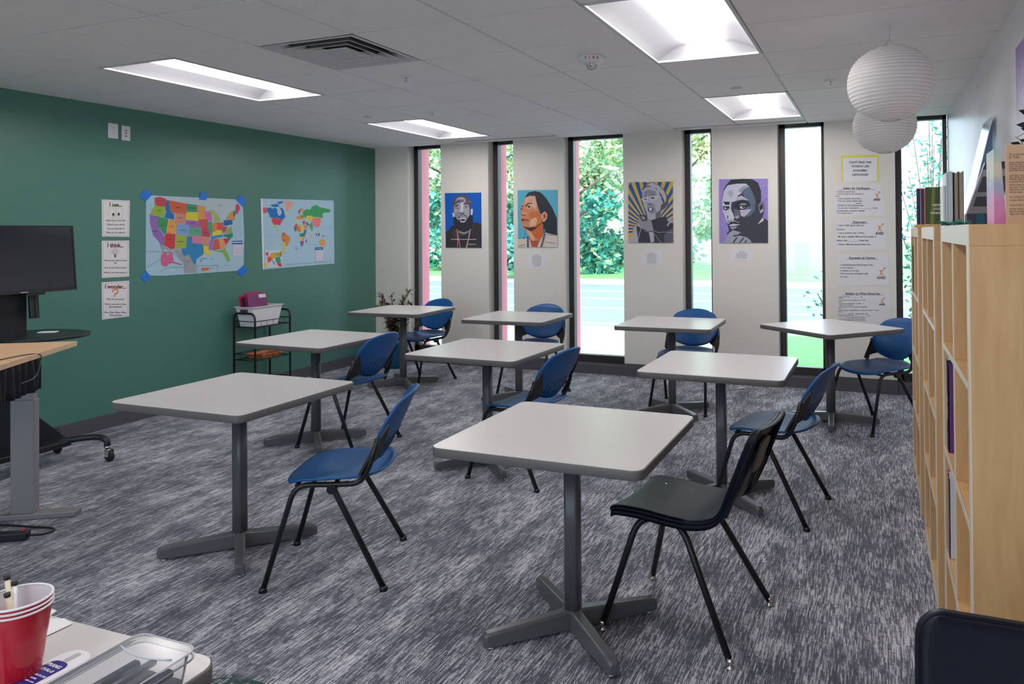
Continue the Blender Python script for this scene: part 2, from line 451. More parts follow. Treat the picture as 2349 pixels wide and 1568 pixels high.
mb = MB(); mb.box((TW/2-.108, TL/2-.108, H-.003), (TW/2+.108, TL/2+.108, H+.003)); mb.build('centre_plate', met, e)
MB().box((.0, .0, H+.08), (TW, TL, H+.1)).build('plenum_plate', mat('dark_duct', (50, 52, 56), .7), e)

# ---- slot diffusers along the window wall
for a, b, lb in ((-4.25, -3.08, 'thin black slot air diffuser in the ceiling over the two left portrait posters'),
                 (-1.81, -.59, 'thin black slot air diffuser in the ceiling beyond the right hand troffer')):
    e = empty('slot_diffuser', (a, 7.20, H), label=lb, cat='vent', group='slot diffusers at the window wall')
    mb = MB(); L_ = b-a
    mb.box((0, 0, -.006), (L_, .012, .002)); mb.box((0, .04, -.006), (L_, .052, .002)); mb.build('frame', bar_m, e)
    MB().box((0, .012, -.003), (L_, .04, .0005)).build('slot', ink, e)

# ---- fire alarm, sprinklers, cover plates
p = at_z(1357, 131, H)
e = empty('fire_alarm', (p.x, p.y, H), label='round white ceiling fire alarm strobe with red lettering', cat='alarm')
MB().lathe([(.001, 0), (.078, 0), (.078, -.012), (.066, -.03), (.05, -.038), (.001, -.038)]).build('base', white_pl, e)
MB().lathe([(.03, -.037), (.03, -.05), (.024, -.064), (.012, -.072), (.001, -.073)], seg=16).build('strobe_dome', clear_pl, e)
MB().lathe([(.012, -.038), (.012, -.055), (.001, -.06)], seg=10).build('flash_tube', chrome, e)
mb = MB(); red = flat((176, 42, 44))
d = Vector((-p.x, -p.y, 0)).normalized(); sd = Vector((-d.y, d.x, 0))
for i, ch in enumerate('FIRE'):
    a = (i-1.5)*.30
    dd = d*math.cos(a)+sd*math.sin(a)
    T = frame(dd*.0735+Vector((0, 0, -.0245)), Vector((0, 0, 1)).cross(dd), Vector((0, 0, 1))*.9+dd*.55)
    text_into(mb, ch, .021, T, red, bold=.03)
mb.build('lettering', red, e, weld=False)
SP = [(932, 175, 'small white ceiling sprinkler head between the square diffuser and the far left troffer'), (992, 257, 'small ceiling sprinkler head just above the far left troffer'), (1905, 184, 'small ceiling sprinkler head to the left of the paper lanterns')]
for i, (x, y, lb) in enumerate(SP):
    p = at_z(x, y, H)
    if i == 0:
        sp = empty('sprinkler', (0, 0, 0))
        MB().lathe([(.001, 0), (.04, 0), (.036, -.006), (.012, -.008), (.001, -.008)]).build('escutcheon', white_pl, sp)
        MB().tube([(0, 0, -.006), (0, 0, -.032)], .006).lathe([(.001, -.032), (.016, -.033), (.016, -.035), (.001, -.036)], seg=12).build('deflector', chrome, sp)
        o = sp
    else: o = copy_tree(sp)
    o.location = (p.x, p.y, H); tag(o, lb, 'sprinkler', 'ceiling sprinklers')
for x, y, lb in ((845, 267, 'flat round white cover plate in the ceiling left of the far left troffer'), (1689, 201, 'flat round white cover plate in the ceiling just above the right window troffer')):
    p = at_z(x, y, H)
    tag(MB().lathe([(.001, -.006), (.035, -.005), (.038, 0), (.001, 0)]).build('cover_plate', bar_m, None, (p.x, p.y, H)), lb, 'cover plate', 'ceiling cover plates')

# ================================================================== OUTDOORS
lawn = mat('lawn', (106, 168, 92), .9, noise_amt=.3, nscale=2)
asphalt = mat('asphalt', (108, 118, 132), .85, noise_amt=.06, nscale=3)
conc = mat('concrete', (188, 186, 184), .85, noise_amt=.04, nscale=3)
curb_m = mat('curb', (120, 128, 142), .85, noise_amt=.05)
line_m = mat('road_paint', (225, 228, 232), .7, noise_amt=.03)
GZ = -.06
def slab(x0, x1, y0, y1, z0, z1, name, m): return struct(MB().box((x0, y0, z0), (x1, y1, z1)), name, m)
slab(-60, 40, 11.9, 22.2, -.3, -.14, 'trim_11', asphalt)
slab(-60, 40, 11.6, 11.9, -.3, GZ-.01, 'trim_12', curb_m)
slab(-60, -1.75, 7.9, 11.6, -.3, GZ, 'trim_13', conc)
slab(-1.75, 40, 7.9, 8.6, -.3, GZ, 'trim_14', conc)
slab(-1.75, 40, 8.6, 11.6, -.3, GZ, 'trim_15', lawn)
slab(-60, 40, 22.2, 24.2, -.3, -.1, 'trim_16', conc)
slab(-90, 70, 24.2, 110, -.3, -.1, 'trim_17', lawn)
slab(-30, 30, -25, -3.4, -.3, GZ, 'trim_19', conc)  # unseen paving behind the camera, added to bounce sun through the added windows
mb = MB()
for y in (12.6, 15.2, 17.4, 19.6): mb.box((-60, y, -.14), (40, y+.14, -.136))
mb.prism([(-1.35, 13.4), (-.75, 13.9), (-.75, 13.65), (.5, 13.65), (.5, 13.35), (-.75, 13.35), (-.75, 13.1)], -.14, -.136)
struct(mb, 'trim_18', line_m)

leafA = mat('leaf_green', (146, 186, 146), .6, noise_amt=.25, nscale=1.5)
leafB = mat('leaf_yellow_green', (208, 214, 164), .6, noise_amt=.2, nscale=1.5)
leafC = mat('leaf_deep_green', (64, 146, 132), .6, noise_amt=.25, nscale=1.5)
bark = mat('bark', (96, 84, 76), .9, noise_amt=.2, nscale=8)
def leaf(mb, p, s, m):
    a = Vector((random.gauss(0, 1), random.gauss(0, 1), random.gauss(0, .7))).normalized()
    b = a.cross(Vector((random.gauss(0, 1), random.gauss(0, 1), random.gauss(0, 1)))).normalized()
    mb.face([p-a*s, p+b*s*.45, p+a*s, p-b*s*.45], m)
def tree(x, y, lo, hi, rad, n, mats, label, ls=.17, trunk=True):
    e = empty('tree', (x, y, -.1), label=label, cat='tree', group='trees across the road')
    random.seed(int(abs(x*100)+y))
    if trunk:
        t = MB().tube([(0, 0, 0), (.1, .05, hi*.35), (-.05, .1, hi*.7)], [.22, .15, .05], seg=10)
        for k in range(7):
            a = random.uniform(0, 2*PI); z0 = random.uniform(lo*.8+.6, hi*.6)
            t.tube([(0, 0, z0), (math.cos(a)*rad*.4, math.sin(a)*rad*.4, z0+rad*.25), (math.cos(a)*rad*.8, math.sin(a)*rad*.8, z0+rad*.45)], [.08, .05, .02], seg=6)
        t.build('trunk', bark, e)
    cl_ = []
    for k in range(40):
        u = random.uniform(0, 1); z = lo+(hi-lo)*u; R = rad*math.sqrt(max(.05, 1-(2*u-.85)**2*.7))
        a = random.uniform(0, 2*PI); q = R*random.uniform(.3, 1)**.5
        cl_.append((Vector((q*math.cos(a), q*math.sin(a), z)), random.uniform(.35, .8)*rad*.42, u))
    mb = MB()
    for k in range(n):
        c, r_, u = random.choice(cl_)
        d = Vector((random.gauss(0, 1), random.gauss(0, 1), random.gauss(0, .8)))*r_*.55
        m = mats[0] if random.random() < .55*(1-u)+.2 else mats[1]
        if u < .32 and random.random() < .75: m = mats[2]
        leaf(mb, c+d, ls*random.uniform(.6, 1.3), m)
    mb.build('foliage', None, e, weld=False)
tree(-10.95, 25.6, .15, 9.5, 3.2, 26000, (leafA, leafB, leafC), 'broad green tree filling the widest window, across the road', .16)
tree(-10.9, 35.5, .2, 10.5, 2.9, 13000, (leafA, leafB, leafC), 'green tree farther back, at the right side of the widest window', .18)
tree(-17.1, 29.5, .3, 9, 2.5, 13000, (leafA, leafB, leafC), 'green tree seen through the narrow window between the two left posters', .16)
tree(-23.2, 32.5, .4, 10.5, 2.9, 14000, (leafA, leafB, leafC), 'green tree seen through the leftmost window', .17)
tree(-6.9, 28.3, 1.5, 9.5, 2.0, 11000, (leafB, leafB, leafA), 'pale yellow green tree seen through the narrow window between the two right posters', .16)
def shrub(x, y, lo, hi, rad, n, label, sd, ls=.035):
    random.seed(sd)
    e = empty('shrub', (x, y, GZ), label=label, cat='shrub')
    st = MB(); lv = MB()
    for k in range(n):
        a = random.uniform(0, 2*PI); R = rad*random.uniform(.3, 1); h = random.uniform(lo+.3, hi)
        P = bez([(0, 0, 0), (math.cos(a)*R*.3, math.sin(a)*R*.3, h*.5), (math.cos(a)*R, math.sin(a)*R, h)], 6)
        st.tube(P, .006, seg=5)
        for i, p_ in enumerate(P):
            if p_.z < lo: continue
            for q in range(9): leaf(lv, p_+Vector((random.gauss(0, .09), random.gauss(0, .09), random.gauss(0, .09))), ls*random.uniform(.7, 1.4), (leafC, leafA, leafC)[q % 3])
    st.build('stems', bark, e); lv.build('leaves', None, e, weld=False)
shrub(.62, 9.1, .2, 1.75, .40, 40, 'leafy shrub outside the rightmost window', 3)
shrub(.62, 10.1, 1.6, 3.4, .40, 14, 'tall thin leafy shrub rising outside the rightmost window', 11)
shrub(-.32, 8.95, .35, 1.15, .38, 5, 'sparse leafy shrub outside the window beside the sign column', 5)

# ================================================================== FURNITURE
# ---- tables
def make_table():
    e = empty('cafe_table', (0, 0, 0))
    S_ = .7625
    t = MB(); t.prism(rr(S_-.006, S_-.006, .036, 6), .7345, .7375); top = t.build('tabletop', lam, e)
    b = MB(); b.prism(rr(S_, S_, .039, 6), .7035, .7352); b.build('edge_band', edge_m, e, bevel=.003)
    MB().prism(rr(.30, .30, .02, 3), .696, .7036).build('mounting_plate', post_m, e)
    MB().prism(rr(.056, .056, .014, 4), .03, .70).build('post', post_m, e)
    for k in range(4):
        a = MB(); T = Matrix.Rotation(math.radians(45+90*k), 4, 'Z')
        # tapered arm: profile swept outwards
        R_ = []
        for x, hw, z0, z1 in ((.0, .024, .012, .082), (.30, .022, .012, .062), (.335, .021, .012, .058), (.347, .016, .016, .050)):
            c = .007
            R_.append([T @ Vector((x, yy, zz)) for yy, zz in ((-hw, z0), (hw, z0), (hw, z1-c), (hw-c, z1), (-hw+c, z1), (-hw, z1-c))])
        vs = [[a.bm.verts.new(p) for p in r_] for r_ in R_]
        for i in range(3):
            for q in range(6): a.bm.faces.new([vs[i][q], vs[i][(q+1) % 6], vs[i+1][(q+1) % 6], vs[i+1][q]])
        a.bm.faces.new(vs[-1]); a.bm.faces.new(vs[0][::-1])
        arm = a.build('foot_arm', post_m, e, bevel=.002)
        p = T @ Vector((.318, 0, 0))
        MB().lathe([(.001, 0), (.015, 0), (.015, .006), (.006, .009), (.006, .014), (.001, .014)], seg=12, T=Matrix.Translation(p)).build('glide', chrome, arm)
    return e
TBL = [(-1.055, 2.62, .002, 'square grey laminate table nearest the camera, with the black chair at its right'),
       (-2.785, 2.719, .011, 'square grey laminate table at the front left, before the green wall'),
       (-3.698, 4.309, -.016, 'square grey laminate table in front of the black wire cart'),
       (-2.299, 4.277, -.019, 'square grey laminate table in the middle row, centre of the room'),
       (-.805, 4.226, -.002, 'square grey laminate table in the middle row beside the bookcases'),
       (-1.547, 6.041, .022, 'square grey table in the window row, below the purple and yellow rayed posters'),
       (-.335, 6.18, -.733, 'square grey laminate table turned like a diamond by the column of white signs'),
       (-2.934, 6.044, .025, 'square grey laminate table in the window row, before the widest window'),
       (-4.276, 6.23, .044, 'square grey laminate table in the far left corner by the potted plant')]
tb = make_table()
for i, (x, y, r_, lb) in enumerate(TBL):
    o = tb if i == 0 else copy_tree(tb)
    o.location = (x, y, 0); o.rotation_euler = (0, 0, r_); tag(o, lb, 'table', 'square grey cafe tables')
FG = copy_tree(tb); FG.location = (-1.43, .603, 0); FG.rotation_euler = (0, 0, .02)
tag(FG, 'grey laminate table at the bottom left corner with the red cups and art supplies', 'table', 'square grey cafe tables')

# ---- blue chairs
def disc(u, v):
    """square to disc"""
    a, b = 2*u-1, 2*v-1
    return a*math.sqrt(1-b*b/2), b*math.sqrt(1-a*a/2)
def sqc(u, v, k):
    a, b = 2*u-1, 2*v-1; x, y = disc(u, v)
    return a*(1-k)+x*k, b*(1-k)+y*k
def make_blue_chair():
    e = empty('blue_chair', (0, 0, 0))
    def seat(u, v):
        s_, t = sqc(u, v, .62)
        wd = .222+.012*t
        x = -.03+.225*t; y = wd*s_
        z = .452-.016*(1-s_*s_)*(1-t*t)+.012*s_*s_*(1-t)*.6
        if t > .45: z -= .035*((t-.45)/.55)**2
        if t < -.5: z += .03*((-t-.5)/.5)**2
        return Vector((x, y, z))
    s = MB().grid(seat, 18, 18).build('seat', blue_pl, e)
    m = s.modifiers.new('thickness', 'SOLIDIFY'); m.thickness = .010; m.offset = -1
    def back(u, v):
        s_, t = sqc(u, v, .80)
        y = .222*s_*(1-.20*(t < 0)*abs(t)**1.4); z = .640+.152*t
        x = -.275-.075*t+.055*s_*s_-.01*(1-t*t)
        if t > .7: x -= .012*((t-.7)/.3)**2
        return Vector((x, y, z))
    b = MB().grid(back, 18, 18).build('backrest', blue_pl, e)
    m = b.modifiers.new('thickness', 'SOLIDIFY'); m.thickness = .011; m.offset = 0
    # backrest grooves: raised strips with the groove shade put into their colour
    rb = MB()
    for k in range(-3, 4):
        y = k*.038; h = .105-.012*abs(k)
        P = []
        for q in range(6):
            t = -.86+.03*abs(k)+q/5*(h/.15); s_ = y/.222
            P.append(Vector((-.275-.075*t+.055*s_*s_-.01*(1-t*t)-.0075, y, .645+.150*t)))
        rb.tube(P, .0042, seg=6)
    rb.build('groove_strip', mat('groove_shade_blue', (8, 48, 88), .4), b)
    for sg in (1, -1):
        # one tube: front leg, seat side rail, back upright
        P = rounded([(.245, sg*.238, .012), (.125, sg*.205, .425), (-.145, sg*.213, .428), (-.188, sg*.228, .50), (-.222, sg*.226, .62)], .06, 7)
        MB().tube(P, .0115, seg=12).build('side_frame', black_mt, e)
        P = rounded([(-.248, sg*.256, .012), (-.035, sg*.212, .412), (-.01, sg*.206, .425)], .03, 4)
        leg = MB().tube(P, .0125, seg=12).build('leg', black_mt, e)
        MB().tube([(-.03, sg*.190, .410), (-.03, sg*.228, .410)], .020, seg=12).build('joint', black_mt, e)
        for fx, fy in ((.247, .2385), (-.250, .2565)):
            MB().lathe([(.001, 0), (.018, 0), (.017, .012), (.013, .020), (.001, .020)], seg=12, T=Matrix.Translation((fx, sg*fy, 0))).build('foot_cap', black_mt, e)
        # curved web between the upright and the oval back
        br = MB(); pl = [(.232, .468), (.234, .56), (.226, .635), (.214, .672), (.196, .63), (.168, .575), (.142, .530), (.160, .512), (.186, .503), (.204, .492), (.214, .466)]
        def bxx(y, z): t = (z-.64)/.152; q_ = y/.222; return -.275-.075*t+.055*q_*q_-.01*(1-min(1, t*t))-.009
        A = [br.bm.verts.new((bxx(y, z), sg*y, z)) for y, z in pl]; B = [br.bm.verts.new((bxx(y, z)-.012, sg*y, z)) for y, z in pl]; n = len(pl)
        for C_ in (A, B[::-1]):
            f = br.bm.faces.new(C_); f.normal_update(); bmesh.ops.triangulate(br.bm, faces=[f])
        for i in range(n): br.bm.faces.new([A[i], A[(i+1) % n], B[(i+1) % n], B[i]])
        br.build('bracket', dark_br, e)
    MB().tube([(-.03, -.2, .413), (-.03, .2, .413)], .009, seg=8).build('cross_tube', black_mt, e)
    MB().tube([(.12, -.2, .423), (.12, .2, .423)], .008, seg=8).build('cross_tube', black_mt, e)
    return e
BC = [(-2.233, 2.739, 205.5, 'blue plastic chair at the right side of the front left table'),
      (-3.47, 4.379, 180, 'blue plastic chair at the table in front of the black wire cart'),
      (-2.016, 4.209, 173.3, 'blue plastic chair at the centre table of the middle row'),
      (-.541, 4.188, 171.9, 'blue plastic chair at the middle row table beside the bookcases'),
      (-4.27, 6.50, 257, 'blue plastic chair at the far left table by the potted plant'),
      (-2.913, 6.281, 268.6, 'blue plastic chair behind the table before the widest window'),
      (-1.491, 6.273, 266, 'blue plastic chair behind the window row table below the purple and yellow rayed posters'),
      (-.035, 6.18, 225, 'blue plastic chair at the diamond turned table by the column of white signs')]
bc = make_blue_chair()
for i, (x, y, a, lb) in enumerate(BC):
    o = bc if i == 0 else copy_tree(bc)
    o.location = (x, y, 0); o.rotation_euler = (0, 0, math.radians(a)); tag(o, lb, 'chair', 'blue plastic chairs')

# ---- black one piece chairs
def make_black_chair():
    e = empty('black_chair', (0, 0, 0))
    prof = bez([(.225, 0, .432), (.20, 0, .447), (.10, 0, .449), (-.02, 0, .440), (-.11, 0, .443), (-.185, 0, .475), (-.225, 0, .56), (-.27, 0, .68), (-.315, 0, .79)], 6)
    n = len(prof)-1
    def shell(u, v, roll=.016):
        u = .5-.5*math.cos(PI*u)*(.55+.45*1) ; v = .5-.5*math.cos(PI*v)
        t = v*n; i = min(int(t), n-1); p = prof[i].lerp(prof[i+1], t-i)
        wd = .212-.022*v
        for vv in (v, 1-v):
            r_ = .05
            d_ = vv*.92
            if d_ < r_: wd -= r_*(1-math.sqrt(max(0, 1-(1-d_/r_)**2)))*.9
        s_ = 2*u-1
        q = abs(s_)
        lift = .012*q*q
        nrm = Vector((prof[min(i+1, n)].z-prof[i].z, 0, -(prof[min(i+1, n)].x-prof[i].x))).normalized()
        ed = min((1-q)*wd, min(v, 1-v)*.92)
        dr = roll*(1-math.sqrt(max(0, 1-(1-ed/roll)**2))) if ed < roll else 0
        return Vector((p.x, wd*s_, p.z))+nrm*(lift-dr)
    s = MB().grid(shell, 36, 72).build('shell', black_pl, e)
    m = s.modifiers.new('thickness', 'SOLIDIFY'); m.thickness = .009; m.offset = -1
    # turned down flange around the shell
    rim = [(0, k/72) for k in range(73)]+[(k/36, 1) for k in range(1, 36)]+[(1, 1-k/72) for k in range(73)]+[(1-k/36, 0) for k in range(1, 36)]
    rm = MB(); N_ = len(rim); vs0 = []; vs1 = []
    for u_, v_ in rim:
        p = shell(u_, v_); ub = max(0, min(1, (p.z-.45)/.12)); d = Vector((-.020*ub, .002*(1 if p.y > 0 else -1), -.020*(1-ub)))
        vs0.append(rm.bm.verts.new(p)); vs1.append(rm.bm.verts.new(p+d))
    for i in range(N_):
        f = rm.bm.faces.new([vs0[i], vs0[(i+1) % N_], vs1[(i+1) % N_], vs1[i]]); f.smooth = True
    r_ = rm.build('rim', black_pl, s, weld=False)
    m = r_.modifiers.new('thickness', 'SOLIDIFY'); m.thickness = .005; m.offset = 0
    # moulded ridges and the recessed hand grip on the rear of the back
    for k in (-2.5, -1.5, 1.5, 2.5):
        MB().tube([(-.212, k*.045, .52), (-.245, k*.046, .60), (-.292, k*.046, .71)], .010, seg=8).build('rear_ridge', black_pl, s)
    gm = mat('worn_black_plastic', (92, 86, 84), .5, noise_amt=.25, nscale=25)
    T = frame(Vector((-.288, 0, .665)), (0, -1, 0), (-.34, 0, 1))
    MB().prism(rr(.12, .13, .03, 4), -.006, .004, T=T).build('hand_grip', gm, s)
    for sg in (1, -1):
        P = rounded([(.243, sg*.235, .02), (.135, sg*.150, .40), (.02, sg*.140, .428)], .06, 6)
        MB().tube(P, .0125, seg=12).build('leg', black_mt, e)
        P = rounded([(-.245, sg*.248, .02), (-.05, sg*.155, .39), (.02, sg*.140, .428)], .06, 6)
        MB().tube(P, .0125, seg=12).build('leg', black_mt, e)
        MB().tube([(.10, sg*.145, .43), (-.12, sg*.145, .428), (-.20, sg*.145, .47), (-.262, sg*.145, .62)], .010, seg=8).build('side_frame', black_mt, e)
        for fx, fy in ((.2445, .236), (-.2465, .249)):
            MB().lathe([(.001, 0), (.017, 0), (.016, .006), (.007, .010), (.009, .014), (.013, .018), (.013, .034), (.001, .034)], seg=14, T=Matrix.Translation((fx, sg*fy, 0))).build('chrome_glide', chrome, e)
        MB().lathe([(.001, .003), (.006, .002), (.008, 0)], seg=10, T=Matrix.Translation((.135, sg*.125, .4515))).build('rivet', chrome, s)
        T = frame(Vector((-.262, sg*.145, .668)), (0, 1, 0), (-.36, 0, 1))
        MB().lathe([(.001, .008), (.006, .007), (.008, .004)], seg=10, T=T).build('rivet', chrome, s)
    return e
kc = make_black_chair(); kc.location = (-.681, 2.86, 0); kc.rotation_euler = (0, 0, math.radians(172.4))
tag(kc, 'black one piece plastic chair at the right side of the nearest middle table', 'chair', 'black plastic chairs')
k2 = copy_tree(kc); k2.location = (.252, 1.185, 0); k2.rotation_euler = (0, 0, math.radians(270))
tag(k2, 'black plastic chair cut off by the bottom right corner, in front of the bookcase', 'chair', 'black plastic chairs')

# ---- bookcases
CX0, CX1, CH = .197, XR-.013, 1.485
def make_case():
    e = empty('bookcase', (0, 0, 0)); Wc = .80
    D0, D1 = 0, CX1-CX0
    s_ = .038; top = .050
    MB().box((D0+.002, 0, 0), (D1, s_, CH-top)).build('side_panel', birch, e, bevel=.001); MB().box((D0+.002, Wc-s_, 0), (D1, Wc, CH-top)).build('side_panel', birch, e, bevel=.001)
    MB().box((D0+.002, 0, CH-top), (D1, Wc, CH)).build('top_panel', birch, e, bevel=.001)
    zb = .10
    MB().box((D0+.002, s_, zb-.038), (D1, Wc-s_, zb)).box((D0+.03, s_, 0), (D0+.045, Wc-s_, zb-.038)).build('bottom_panel', birch, e)
    MB().box((D1-.006, s_, 0), (D1-.001, Wc-s_, CH-top)).build('back_panel', birch, e)
    MB().box((D0+.002, Wc/2-.009, zb), (D1-.006, Wc/2+.009, CH-top)).build('divider', birch, e)
    pitch = (CH-top-zb)/4
    for k in range(1, 4):
        z = zb+pitch*k
        MB().box((D0+.002, s_, z-.009), (D1-.006, Wc/2-.009, z+.009)).build('shelf', birch, e); MB().box((D0+.002, Wc/2+.009, z-.009), (D1-.006, Wc-s_, z+.009)).build('shelf', birch, e)
    ed = MB()
    ed.box((D0, 0, 0), (D0+.003, s_, CH-top)); ed.box((D0, Wc-s_, 0), (D0+.003, Wc, CH-top))
    ed.box((D0, 0, CH-top), (D0+.003, Wc, CH)); ed.box((D0, Wc/2-.009, zb), (D0+.003, Wc/2+.009, CH-top)); ed.box((D0, s_, zb-.038), (D0+.003, Wc-s_, zb))
    for k in range(1, 4):
        z = zb+pitch*k; ed.box((D0, s_, z-.009), (D0+.003, Wc/2-.009, z+.009)); ed.box((D0, Wc/2+.009, z-.009), (D0+.003, Wc-s_, z+.009))
    ed.build('front_edging', lit_birch_edge, e)
    dh = MB()
    for z in (CH-.10, CH-.13): dh.tube([(.05, Wc-s_-.001, z), (.05, Wc-s_+.001, z)], .003, seg=8)
    dh.build('dowel_hole', ink, e)
    return e
CASES = [(1.985, 'pale birch cube bookcase nearest the camera at the right edge'), (3.12, 'pale birch cube bookcase, middle one of the three along the right wall'), (4.30, 'pale birch cube bookcase farthest from the camera, nearest the windows')]
ca = make_case()
for i, (y, lb) in enumerate(CASES):
    o = ca if i == 0 else copy_tree(ca)
    o.location = (CX0, y, 0); tag(o, lb, 'bookcase', 'birch cube bookcases')
PITCHC = (CH-.05-.10)/4
def shelf_z(k): return .10+PITCHC*k+(.009 if k else 0)+.0005
def book(lo, hi, cov, label, spine=None, group=None, T=None, name='book', pages=True):
    """upright book: spine towards -x, covers on the y faces"""
    e = MB(); t = .003
    x0, y0, z0 = lo; x1, y1, z1 = hi
    ox, oy = (x0+x1)/2, (y0+y1)/2
    r = empty(name, (ox, oy, z0), label=label, cat='book', group=group)
    c = flat(cov); c2 = flat(spine) if spine else c
    hx, hy, hz = (x1-x0)/2, (y1-y0)/2, z1-z0
    b = MB(); b.box((-hx, -hy, 0), (hx, -hy+t, hz), c); b.box((-hx, hy-t, 0), (hx, hy, hz), c); b.box((-hx, -hy, 0), (-hx+t, hy, hz), c2)
    b.build('cover', None, r)
    MB().box((-hx+t, -hy+t, .003), (hx-.003, hy-t, hz-.003)).build('pages', flat((222, 212, 190)), r)
    return r
# books standing in the cubes: (case y, cube column 0 near /1 far, shelf k from the bottom, list)
def row(cy, col, k, items, y_start, x0=.235, grp=None):
    y = y_start
    for th, hh, dp, cov, txt, lb in items:
        r = book((x0, y, shelf_z(k)), (x0+dp, y+th, shelf_z(k)+hh), cov, lb, group=grp)
        if txt:
            mb = MB(); T = frame(Vector((-dp/2-.0006, 0, hh*.5)), (0, 0, -1), (0, -1, 0))
            text_into(mb, txt[0], txt[2], T @ Matrix.Translation((0, -txt[2]*.35, 0)), flat(txt[1]), bold=.02, sx=.8)
            mb.build('lettering', None, r, weld=False)
        y += th+.0015
y = 1.985
row(y, 1, 2, [(.012, .27, .2, (96, 44, 110), None, 'purple and teal picture book in the near bookcase, second cube down'),
              (.014, .275, .21, (70, 60, 140), ('THE WORLD', (230, 225, 235), .016), 'violet book with white lettering beside the dark children book'),
              (.024, .28, .2, (34, 40, 50), ('CHILDREN', (196, 204, 210), .024), 'dark spine book lettered CHILDREN in the near bookcase'),
              (.016, .285, .2, (216, 214, 208), None, 'white spined book at the far end of the lettered row in the near bookcase')],
    y+.42+.243, .203, 'books in the second cube of the near bookcase')
row(y, 1, 1, [(.012, .25, .2, (206, 204, 210), None, 'thin white book nearest in the third cube of the near bookcase'),
              (.010, .235, .2, (92, 78, 92), None, 'thin speckled dark book in the third cube of the near bookcase'),
              (.014, .26, .2, (222, 216, 218), None, 'cream book between pink and speckled ones, third cube of the near bookcase'),
              (.014, .26, .2, (196, 60, 106), None, 'bright pink spined book in the third cube of the near bookcase')],
    y+.42+.255, .203, 'books in the third cube of the near bookcase')
row(3.12, 0, 0, [(.03, .24, .2, (178, 182, 196), None, 'pale grey binder standing in the lowest near cube of the middle bookcase')], 3.165, .201)
row(4.30, 1, 3, [(.02, .25, .2, (148, 160, 70), None, 'olive green book in the top cube of the far bookcase'),
                 (.022, .22, .19, (92, 60, 72), None, 'maroon book in the top cube of the far bookcase'),
                 (.02, .27, .2, (204, 160, 60), None, 'mustard yellow book in the top cube of the far bookcase'),
                 (.03, .24, .2, (60, 66, 96), None, 'navy book in the top cube of the far bookcase'),
                 (.02, .26, .2, (104, 132, 62), None, 'leaf green book at the far end of the top cube of the far bookcase')], 4.30+.42+.20, .200, 'books in the top cube of the far bookcase')

# ---- things on top of the bookcases
ZT = CH+.0008
def ry(px, Y): return at_y(px, 515, Y).x
# stack of thin books with the green "NEVER STOP WINNING" cover
Yg = 4.40
bt = MB().box((ry(2100, Yg), Yg-.02, ZT), (ry(2168, Yg), Yg+.2, ZT+.016)).build('wooden_board', birch, bevel=.002)
tag(bt, 'small pale wooden board lying on the far bookcase under the green book', 'board')
zg = ZT+.0165
cols = [(52, 56, 92), (150, 134, 170), (84, 60, 96), (196, 124, 112)]
x = ry(2105, Yg)
for i, c in enumerate(cols):
    book((x, Yg+.002, zg), (x+.0092, Yg+.11, zg+.19), c, ['dark blue', 'pale violet', 'deep purple', 'salmon pink'][i]+' thin book beside the green covered one on the far bookcase', group='thin books beside the green cover')
    x += .0095
gx1 = ry(2163, Yg)
r = empty('book', ((x+gx1)/2, Yg+.01, zg), label='green covered book lettered NEVER STOP WINNING on top of the far bookcase', cat='book')
hw = (gx1-x)/2
b = MB(); g0 = flat((62, 78, 42)); g1 = flat((112, 128, 52)); g2 = flat((84, 100, 46))
b.box((-hw, -.009, 0), (hw, .009, .195), g0)
b.face([(-hw*.45, -.0094, 0), (-hw*.12, -.0094, 0), (hw*.12, -.0094, .195), (-hw*.2, -.0094, .195)], g1)
b.face([(-hw*.12, -.0093, 0), (hw*.05, -.0093, 0), (hw*.25, -.0093, .195), (hw*.1, -.0093, .195)], g2)
b.build('cover', None, r)
mb = MB()
for i, tx in enumerate(('NEVER', 'STOP', 'WINNING')):
    text_into(mb, tx, .017, frame(Vector((hw*.42, -.0097, .095-.021*i)), (1, 0, 0), (0, 0, 1)), flat((226, 230, 216)), bold=.02, sx=.9)
mb.build('lettering', None, r, weld=False)
# magazines on the middle bookcase
Ym = 3.3
specs = [(2164, 2170, .16, (206, 210, 214), 'short white booklet standing at the left of the grey magazines'), (2170, 2175, .21, (214, 222, 228), 'pale grey magazine leftmost of the tall pair on the middle bookcase'), (2175, 2187, .215, (196, 208, 216), 'thick silvery grey magazine on top of the middle bookcase'),
         (2189, 2200, .212, (66, 58, 62), 'dark covered book with tan page edges on top of the middle bookcase'), (2200, 2212, .214, (88, 74, 72), 'brown covered book, rightmost of the upright row on the middle bookcase')]
for a, b_, hh, c, lb in specs:
    x0, x1 = ry(a, Ym), ry(b_, Ym)
    r = empty('magazine' if c[0] > 150 else 'book', ((x0+x1)/2, Ym, ZT), label=lb, cat='magazine' if c[0] > 150 else 'book', group='upright row on the middle bookcase')
    hx = (x1-x0)/2-.0004
    if c[0] > 150:
        MB().box((-hx, 0, 0), (hx, .15, hh)).build('cover', flat(c, .3), r, bevel=.002)
    else:
        q = MB(); q.box((-hx, 0, 0), (-hx+.002, .15, hh)); q.box((hx-.002, 0, 0), (hx, .15, hh)); q.box((-hx, .147, 0), (hx, .15, hh)); q.build('cover', flat(c), r)
        q = MB()
        for k in range(3): 
            w_ = (2*hx-.004)/3; q.box((-hx+.002+w_*k+.0003, .003, .002), (-hx+.002+w_*(k+1)-.0003, .146, hh-.004-.001*k))
        q.build('pages', flat((186, 166, 146)), r)
